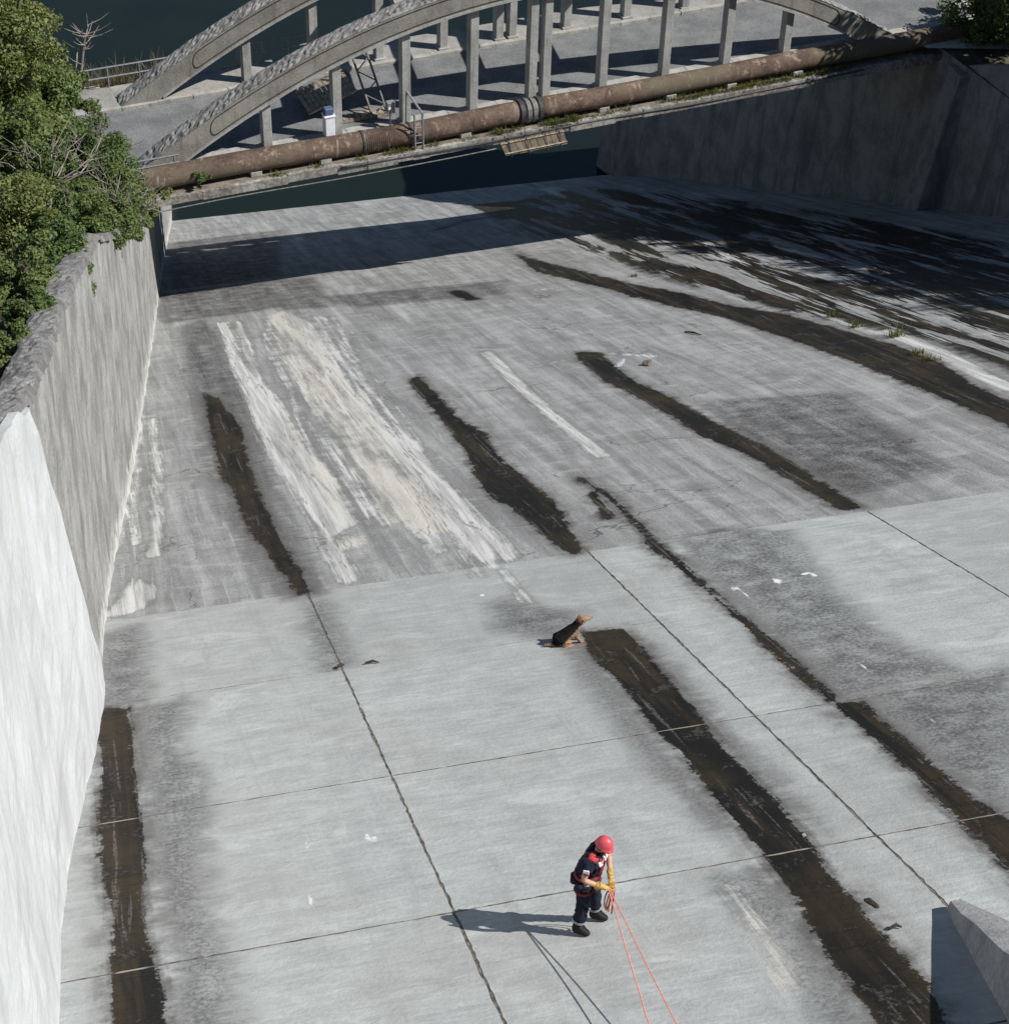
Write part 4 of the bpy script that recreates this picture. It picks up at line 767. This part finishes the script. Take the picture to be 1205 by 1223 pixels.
kneeR, kneeL = (hipR+ankR)/2+Bd(0.04, -0.01, 0.0), (hipL+ankL)/2+Bd(0.04, 0.01, 0.0)
toeR, toeL = toL(fr-mid_+FWf*0.115)+UPZ*0.04, toL(flt-mid_+FWf*0.115+LF*0.02)+UPZ*0.04
pel = Bd(-0.03, 0, 0.94); sp1 = Bd(-0.02, 0, 1.06); ch = Bd(0.04, 0, 1.26); nb_ = Bd(0.11, 0, 1.41); nk = Bd(0.16, -0.01, 1.47); hd = Bd(0.215, -0.02, 1.535); ht = Bd(0.22, -0.02, 1.60)
shR, shL = Bd(0.085, -0.185, 1.37), Bd(0.085, 0.185, 1.37)
elR, elL = Bd(0.04, -0.29, 1.11), Bd(0.18, 0.22, 1.13)
wrR, wrL = Bd(0.25, -0.20, 1.00), Bd(0.30, -0.02, 1.05); hnR, hnL = Bd(0.31, -0.14, 0.965), Bd(0.335, -0.075, 1.015)
nodes = {'pel': (pel, (0.10, 0.12)), 'sp1': (sp1, (0.085, 0.11)), 'ch': (ch, (0.095, 0.13)), 'nb': (nb_, 0.055), 'nk': (nk, 0.052), 'hd': (hd, (0.073, 0.066)), 'ht': (ht, (0.06, 0.055)),
         'jaw': (Bd(0.275, -0.022, 1.485), 0.042), 'shR': (shR, 0.05), 'elR': (elR, 0.044), 'wrR': (wrR, 0.033), 'hnR': (hnR, 0.030), 'shL': (shL, 0.05), 'elL': (elL, 0.044), 'wrL': (wrL, 0.033), 'hnL': (hnL, 0.030),
         'hpR': (hipR, 0.08), 'knR': (kneeR, 0.055), 'akR': (ankR, 0.036), 'toR': ((toeR+ankR)/2, 0.02), 'hpL': (hipL, 0.08), 'knL': (kneeL, 0.055), 'akL': (ankL, 0.036), 'toL': ((toeL+ankL)/2, 0.02)}
edges = [('pel', 'sp1'), ('sp1', 'ch'), ('ch', 'nb'), ('nb', 'nk'), ('nk', 'hd'), ('hd', 'ht'), ('hd', 'jaw'), ('ch', 'shR'), ('shR', 'elR'), ('elR', 'wrR'), ('wrR', 'hnR'), ('ch', 'shL'), ('shL', 'elL'), ('elL', 'wrL'), ('wrL', 'hnL'), ('pel', 'hpR'), ('hpR', 'knR'), ('knR', 'akR'), ('akR', 'toR'), ('pel', 'hpL'), ('hpL', 'knL'), ('knL', 'akL'), ('akL', 'toL')]
link_mesh('body', skin_mesh('body', nodes, edges, 'pel'), M['skin'], man)
g2 = lambda k, r: (nodes[k][0], r)
mR = shR+(elR-shR)*0.62; mL = shL+(elL-shL)*0.62
link_mesh('shirt', skin_mesh('shirt', {'hem': (Bd(-0.03, 0, 0.90), (0.145, 0.18)), 'sp1': (sp1, (0.14, 0.17)), 'ch': (ch, (0.155, 0.20)), 'nb': (nb_+Bd(-0.01, 0, 0.02), 0.088), 'shR': (shR, 0.088), 'mR': (mR, 0.078), 'shL': (shL, 0.088), 'mL': (mL, 0.078)}, [('hem', 'sp1'), ('sp1', 'ch'), ('ch', 'nb'), ('ch', 'shR'), ('shR', 'mR'), ('ch', 'shL'), ('shL', 'mL')], 'hem'), M['navy'], man)
kx = lambda k, a, f: k+(a-k)*f
link_mesh('trousers', skin_mesh('trousers', {'pel': (Bd(-0.03, 0, 0.94), (0.13, 0.155)), 'hpR': (hipR-Bd(0, 0, 0.06), 0.118), 'knR': (kneeR, 0.094), 'akR': (kx(kneeR, ankR, 0.72), 0.085), 'hpL': (hipL-Bd(0, 0, 0.06), 0.118), 'knL': (kneeL, 0.094), 'akL': (kx(kneeL, ankL, 0.72), 0.085)}, [('pel', 'hpR'), ('hpR', 'knR'), ('knR', 'akR'), ('pel', 'hpL'), ('hpL', 'knL'), ('knL', 'akL')], 'pel'), M['trouser'], man)
for a, k, t in ((ankR, kneeR, toeR), (ankL, kneeL, toeL)):
    top = kx(k, a, 0.66); heel = a+Bd(-0.05, 0, -0.04)
    link_mesh('boot', skin_mesh('boot', {'top': (top, 0.068), 'ank': (a+UPZ*0.02, 0.062), 'heel': (heel, 0.045), 'mid': (a+(t-a)*0.6+UPZ*0.012, (0.055, 0.05)), 'toe': (t+FW*0.015, (0.05, 0.042))}, [('top', 'ank'), ('ank', 'heel'), ('ank', 'mid'), ('mid', 'toe')], 'ank'), M['boot'], man)
    MBb = MB().tube([kx(k, a, 0.50)+mid_, kx(k, a, 0.60)+mid_], [0.096, 0.094], 14, False); MBb.build('reflective_band', M['band'], man, True)
# gloves with gripping fingers
for wr, hn, el, sgn in ((wrR, hnR, elR, -1), (wrL, hnL, elL, 1)):
    d = (hn-wr); d /= np.linalg.norm(d); cuff = wr+(el-wr)*0.42; side = np.cross(d, UPZ); side /= np.linalg.norm(side); dn = np.cross(side, d)
    if dn[2] > 0: dn = -dn
    nd = {'cuff': (cuff, 0.060), 'mid': (wr+(el-wr)*0.15, 0.050), 'wr': (wr, 0.042), 'palm': (hn, (0.042, 0.034))}; ed = [('cuff', 'mid'), ('mid', 'wr'), ('wr', 'palm')]
    for i, (off, L) in enumerate(((-0.033, 0.05), (-0.011, 0.058), (0.011, 0.055), (0.033, 0.043))):
        a = hn+d*0.03+side*off; b = a+d*L*0.8+dn*0.012; c_ = b+dn*L*0.75-d*0.005; e = c_-d*L*0.6+dn*0.004
        for nm_, pp, r_ in (('k', a, 0.0125), ('m', b, 0.0115), ('t', c_, 0.0105), ('e', e, 0.009)): nd[f'{nm_}{i}'] = (pp, r_)
        ed += [('palm', f'k{i}'), (f'k{i}', f'm{i}'), (f'm{i}', f't{i}'), (f't{i}', f'e{i}')]
    tb = hn-d*0.02-side*sgn*0.035; nd['th1'] = (tb, 0.014); nd['th2'] = (tb+d*0.045+dn*0.02-side*sgn*0.008, 0.012); nd['th3'] = (tb+d*0.07+dn*0.045, 0.010); ed += [('palm', 'th1'), ('th1', 'th2'), ('th2', 'th3')]
    link_mesh('glove', skin_mesh('glove', nd, ed, 'wr', 1), M['glove'], man)
# helmet: dome with brim rim
hup = np.array(Bd(0.42, -0.02, 0.9)); hup /= np.linalg.norm(hup); hx = np.array(Bd(0.9, 0, -0.42)); hx -= hup*(hx @ hup); hx /= np.linalg.norm(hx); hy = np.cross(hup, hx); hc = hd+np.array([0, 0, 0.035])-FW*0.01
vs = []; fs = []; nr, ns = 12, 28
prof = [(0.0, 0.120), (0.35, 0.113), (0.62, 0.096), (0.82, 0.070), (0.94, 0.040), (0.985, 0.010), (1.0, -0.012), (1.05, -0.022), (1.06, -0.030), (0.95, -0.030), (0.93, 0.0), (0.7, 0.07)]
for r_, z in prof:
    for k in range(ns):
        a = 2*math.pi*k/ns; ca, sa_ = math.cos(a), math.sin(a); ridge = 1+(0.015 if abs(sa_) < 0.25 and 0.1 < r_ < 0.95 else 0); ex = 0.114 if ca < 0 else 0.120
        if r_ > 1.0 and ca > 0.2: ex += 0.025*ca
        vs.append(mid_+hc+hx*(r_*ex*ca)+hy*(r_*0.098*sa_)+hup*(z*ridge))
fs = [(i*ns+k, i*ns+(k+1) % ns, (i+1)*ns+(k+1) % ns, (i+1)*ns+k) for i in range(len(prof)-1) for k in range(ns)]
MB().add(vs, fs).build('helmet', M['helmet'], man, True)
mb = MB(); mb.tube([mid_+hc+hy*0.108-hup*0.02, mid_+nodes['jaw'][0]+hy*0.03-UPZ*0.03, mid_+nodes['jaw'][0]-hy*0.03-UPZ*0.03, mid_+hc-hy*0.108-hup*0.02], 0.008, 5); mb.build('chin_strap', M['boot'], man)
# face: brow, nose and ears
fc = mid_+hd+hx*0.0; mb = MB(); mb.ball(fc+hx*0.093-hup*0.028, (0.016, 0.014, 0.024)); 
for sg in (-1, 1): mb.ball(fc+hy*0.083*sg-hup*0.01-hx*0.01, (0.014, 0.012, 0.03))
mb.build('nose_and_ears', M['skin'], man, True)
mb = MB()
for sg in (-1, 1): mb.ball(fc+hx*0.082+hy*0.032*sg-hup*0.008, 0.011)
mb.build('eyes', M['boot'], man, True)
mb = MB(); mb.ball(fc-hx*0.035-hup*0.03, (0.075, 0.078, 0.06)); mb.build('hair', M['leafdead'], man, True)
# red yoke, chest patches, sleeve badge, belt and harness
for o in man.children:
    if o.name.split('.')[0] in ('shirt', 'trousers'):
        for v in o.data.vertices:
            p = v.co; v.co += v.normal*(0.011*math.sin(p.z*46+p.x*21)*math.sin(p.y*33+p.z*17)+0.006*math.sin(p.z*95+p.y*40)+random.uniform(-0.002, 0.002))
def shell(name, pts, rad, mat, n=8, smooth=True): MB().tube([mid_+p for p in pts], rad, n).build(name, mat, man, smooth)
for sg, sh in ((-1, shR), (1, shL)):
    shell('red_shoulder', [sh*0.55+nb_*0.45+UPZ*0.035, sh+UPZ*0.045, sh*0.8+ch*0.2+FW*0.085+UPZ*0.02], [0.05, 0.058, 0.045], M['red_cloth'])
    cpos = ch+FW*0.142+LF*sg*0.085+UPZ*0.015; MB().obox(mid_+cpos, LF*0.048+UPZ*0.018*sg, FW*0.016, UPZ*0.032-FW*0.01).build('chest_patch', M['white_cloth'], man, bevel=0.006)
sb = shR+(mR-shR)*0.62; out = sb-ch; out[2] = 0; out /= np.linalg.norm(out); MB().obox(mid_+sb+out*0.072+UPZ*0.0, np.cross(out, UPZ)*0.038, out*0.012, UPZ*0.024).build('sleeve_badge', M['white_cloth'], man, bevel=0.004)
MB().obox(mid_+sb+out*0.074-UPZ*0.040, np.cross(out, UPZ)*0.038, out*0.012, UPZ*0.011).build('sleeve_badge', M['red_cloth'], man)
ring = lambda c, rx, ry, n=18: [c+FW*rx*math.cos(2*math.pi*k/n)+LF*ry*math.sin(2*math.pi*k/n) for k in range(n+1)]
shell('harness_belt', ring(Bd(-0.02, 0, 0.985), 0.155, 0.188), 0.028, M['strap'], 6)
for sg, hp, kn in ((-1, hipR, kneeR), (1, hipL, kneeL)):
    shell('leg_loop', ring(hp+(kn-hp)*0.28, 0.118, 0.116), 0.02, M['strap'], 6)
    shell('shoulder_strap', [Bd(0.14, 0.04*sg, 1.0), ch+FW*0.155+LF*0.055*sg-UPZ*0.05, ch+FW*0.135+LF*0.08*sg+UPZ*0.1, nb_+LF*0.105*sg+UPZ*0.05, nb_-FW*0.13+LF*0.08*sg-UPZ*0.03, ch-FW*0.15-UPZ*0.08, Bd(-0.165, 0.03*sg, 1.0)], 0.016, M['red_cloth'], 6)
shell('waist_pouch', [Bd(-0.16, -0.09, 0.96), Bd(-0.175, -0.09, 0.83)], [0.065, 0.055], M['navy'], 8); shell('waist_pouch', [Bd(-0.06, -0.19, 0.93), Bd(-0.06, -0.195, 0.80)], [0.05, 0.045], M['navy'], 8)

# ---------------------------------------------------------------- ropes in his hands
def hang(name, pts, r, mat, label):
    P_ = [np.array(p, float) for p in pts]; out = []
    for i in range(len(P_)-1):
        p0 = P_[max(i-1, 0)]; p1 = P_[i]; p2 = P_[i+1]; p3 = P_[min(i+2, len(P_)-1)]
        for t in np.linspace(0, 1, 10, endpoint=False): out.append(0.5*((2*p1)+(-p0+p2)*t+(2*p0-5*p1+4*p2-p3)*t*t+(-p0+3*p1-3*p2+p3)*t**3))
    out.append(P_[-1]); return tag(MB().tube(out, r, 6).build(name, mat, None, True), label, 'rope')
gR, gL = toW(hnR+Bd(0.02, 0.0, -0.03)), toW(hnL+Bd(0.02, 0, -0.03))
def up(l, t, h=0.012): return F(t, l, h)
def rope_line(a_, b_, n=6): return [tuple(np.array(a_)+(np.array(b_)-np.array(a_))*k/n-UPZ*0.02*math.sin(math.pi*k/n)) for k in range(n)]
e1_, e2_ = np.array([1.222, -3.24, 1.906]), np.array([1.462, -3.35, 1.983])
hang('climbing_rope', [gL+Bd(0, 0.03, 0.02)]+rope_line(gR, e1_)+[e1_, (1.19, -4.1, 2.13), up(-6.0, 1.16), up(-8.5, 1.1), up(-12.8, 1.3)], 0.0068, M['rope'], 'taut orange pink rope from the gloves to the frame bottom, left of the pair')
hang('climbing_rope', [gL+Bd(0, 0.05, 0.0)]+rope_line(gR+Bd(0.01, 0.012, 0.0), e2_)+[e2_, (1.51, -4.2, 2.19), up(-6.1, 1.58), up(-8.8, 1.62), up(-12.8, 1.7)], 0.0068, M['rope'], 'taut orange pink rope from the gloves to the frame bottom, right of the pair')
co = empty('rope_coil', tuple(gR), 'dark red coil of cord hanging from the gloves in front of the legs', 'rope')
for i in range(4):
    a = gR+Bd(0.0+0.012*i, 0.03*i-0.02, -0.01); w_ = 0.03+0.010*i; dp = 0.30+0.05*i; c_ = []
    for k in range(25):
        th = 2*math.pi*k/24; c_.append(a+LF*(w_*math.sin(th))+FW*(0.02*math.sin(th+i))-UPZ*(dp*(1-math.cos(th))/2))
    MB().tube(c_, 0.0085, 5).build('loop', M['rope_dark'] if i != 2 else M['rope'], co, True)

# ================================================================ DOG
dp_ = fpt(671, 770); dog = empty('dog', tuple(dp_), 'tan dog with black back sitting at the head of the wet band', 'dog')
dog.scale = (0.95, 0.88, 0.66)
DX = np.array([0.985, 0.17, 0]); DY = np.array([-0.17, 0.985, 0])
def D(x, y, z):
    p = DX*x+DY*y; return p+np.array([0, 0, z+fz(p[1])*(1-min(1, z/0.5))])
nodes = {'rump': (D(-0.06, 0, 0.17), (0.115, 0.105)), 'loin': (D(0.04, 0, 0.29), (0.105, 0.10)), 'ribs': (D(0.15, 0, 0.40), (0.115, 0.10)), 'with': (D(0.235, 0, 0.50), (0.09, 0.085)), 'neck': (D(0.295, 0, 0.60), (0.062, 0.06)), 'poll': (D(0.345, 0, 0.685), (0.065, 0.062)), 'brow': (D(0.40, -0.01, 0.685), 0.052), 'muz': (D(0.47, -0.015, 0.665), (0.036, 0.034)), 'nose': (D(0.515, -0.018, 0.655), 0.026),
         'earR': (D(0.335, -0.06, 0.735), 0.022), 'earRt': (D(0.35, -0.095, 0.70), 0.010), 'earL': (D(0.335, 0.06, 0.735), 0.022), 'earLt': (D(0.35, 0.095, 0.70), 0.010),
         'chest': (D(0.255, 0, 0.41), (0.075, 0.08)), 'tail1': (D(-0.15, 0, 0.10), 0.035), 'tail2': (D(-0.22, 0.03, 0.07), 0.026), 'tail3': (D(-0.30, 0.07, 0.06), 0.015)}
edges = [('rump', 'loin'), ('loin', 'ribs'), ('ribs', 'with'), ('with', 'neck'), ('neck', 'poll'), ('poll', 'brow'), ('brow', 'muz'), ('muz', 'nose'), ('poll', 'earR'), ('earR', 'earRt'), ('poll', 'earL'), ('earL', 'earLt'), ('ribs', 'chest'), ('rump', 'tail1'), ('tail1', 'tail2'), ('tail2', 'tail3')]
for s_, sg in (('R', -1), ('L', 1)):
    nodes.update({'sh'+s_: (D(0.225, 0.07*sg, 0.37), 0.055), 'el'+s_: (D(0.215, 0.085*sg, 0.24), 0.038), 'wr'+s_: (D(0.27, 0.085*sg, 0.12), 0.028), 'pw'+s_: (D(0.30, 0.085*sg, 0.035), 0.03), 'pt'+s_: (D(0.36, 0.085*sg, 0.027), 0.026),
                  'th'+s_: (D(0.00, 0.10*sg, 0.155), 0.078), 'kn'+s_: (D(0.115, 0.125*sg, 0.17), 0.055), 'hk'+s_: (D(-0.03, 0.135*sg, 0.05), 0.035), 'hp'+s_: (D(0.09, 0.135*sg, 0.03), 0.032), 'ht'+s_: (D(0.15, 0.135*sg, 0.026), 0.026)})
    edges += [('chest', 'sh'+s_), ('sh'+s_, 'el'+s_), ('el'+s_, 'wr'+s_), ('wr'+s_, 'pw'+s_), ('pw'+s_, 'pt'+s_), ('rump', 'th'+s_), ('th'+s_, 'kn'+s_), ('kn'+s_, 'hk'+s_), ('hk'+s_, 'hp'+s_), ('hp'+s_, 'ht'+s_)]
for k_ in ('rump', 'loin', 'ribs', 'with', 'neck', 'poll', 'chest', 'thR', 'thL', 'brow', 'muz'):
    r0 = nodes[k_][1]; r0 = (r0, r0) if np.isscalar(r0) else r0; nodes[k_] = (nodes[k_][0], (r0[0]*1.16, r0[1]*1.16))
me = skin_mesh('body', nodes, edges, 'loin', 3)
for v in me.vertices:
    nv = v.normal.copy(); a_ = math.sin(v.co.x*90+v.co.z*70)*math.sin(v.co.y*110+v.co.z*40)*0.004+random.uniform(-0.005, 0.008); v.co += nv*a_+Vector((-0.003, 0, -0.005))*random.random()
ax0, ax1 = D(-0.06, 0, 0.17), D(0.295, 0, 0.60); axd = (ax1-ax0)/np.linalg.norm(ax1-ax0); coat = []
for v in me.vertices:
    p = np.array(v.co); q = p-ax0; a = q @ axd; perp = q-axd*a; back = -(perp @ DX)*0.85+perp[2]*0.6-abs(perp @ DY)*0.25; z_ok = 1 if -0.12 < a < 0.60 else -1; coat.append((back+0.045)*z_ok if z_ok > 0 else -0.2)
fattr(me, 'coat', coat)
g = G('dog_coat', 0.9, 0.15); n_ = g.noise(30, 3); n2_ = g.noise(120, 2); g.color(g.mix(g.step(g.math('ADD', g.attr('coat'), g.math('MULTIPLY', g.math('SUBTRACT', n_, 0.5), 0.10)), -0.01, 0.03), g.mix(n2_, (0.20, 0.115, 0.068), (0.42, 0.27, 0.175)), g.mix(n2_, (0.006, 0.006, 0.007), (0.018, 0.016, 0.016)))); g.bump(n2_, 0.6, 0.01)
link_mesh('body', me, g.m, dog)
mb = MB(); mb.ball(dp_+D(0.508, -0.018, 0.662), 0.018); mb.build('nose', M['boot'], dog, True)
mb = MB(); mb.ball(dp_+D(0.42, -0.040, 0.70), 0.010); mb.ball(dp_+D(0.42, 0.022, 0.70), 0.010); mb.build('eyes', M['boot'], dog, True)
cn = dp_+D(0.305, 0, 0.615); ad = D(0.345, 0, 0.685)-D(0.295, 0, 0.60); ad /= np.linalg.norm(ad); e1 = np.cross(ad, DY); MB().tube([cn+(e1*math.cos(a)+DY*math.sin(a))*0.066 for a in np.linspace(0, 2*math.pi, 19)], 0.012, 6).build('collar', M['strap'], dog, True)
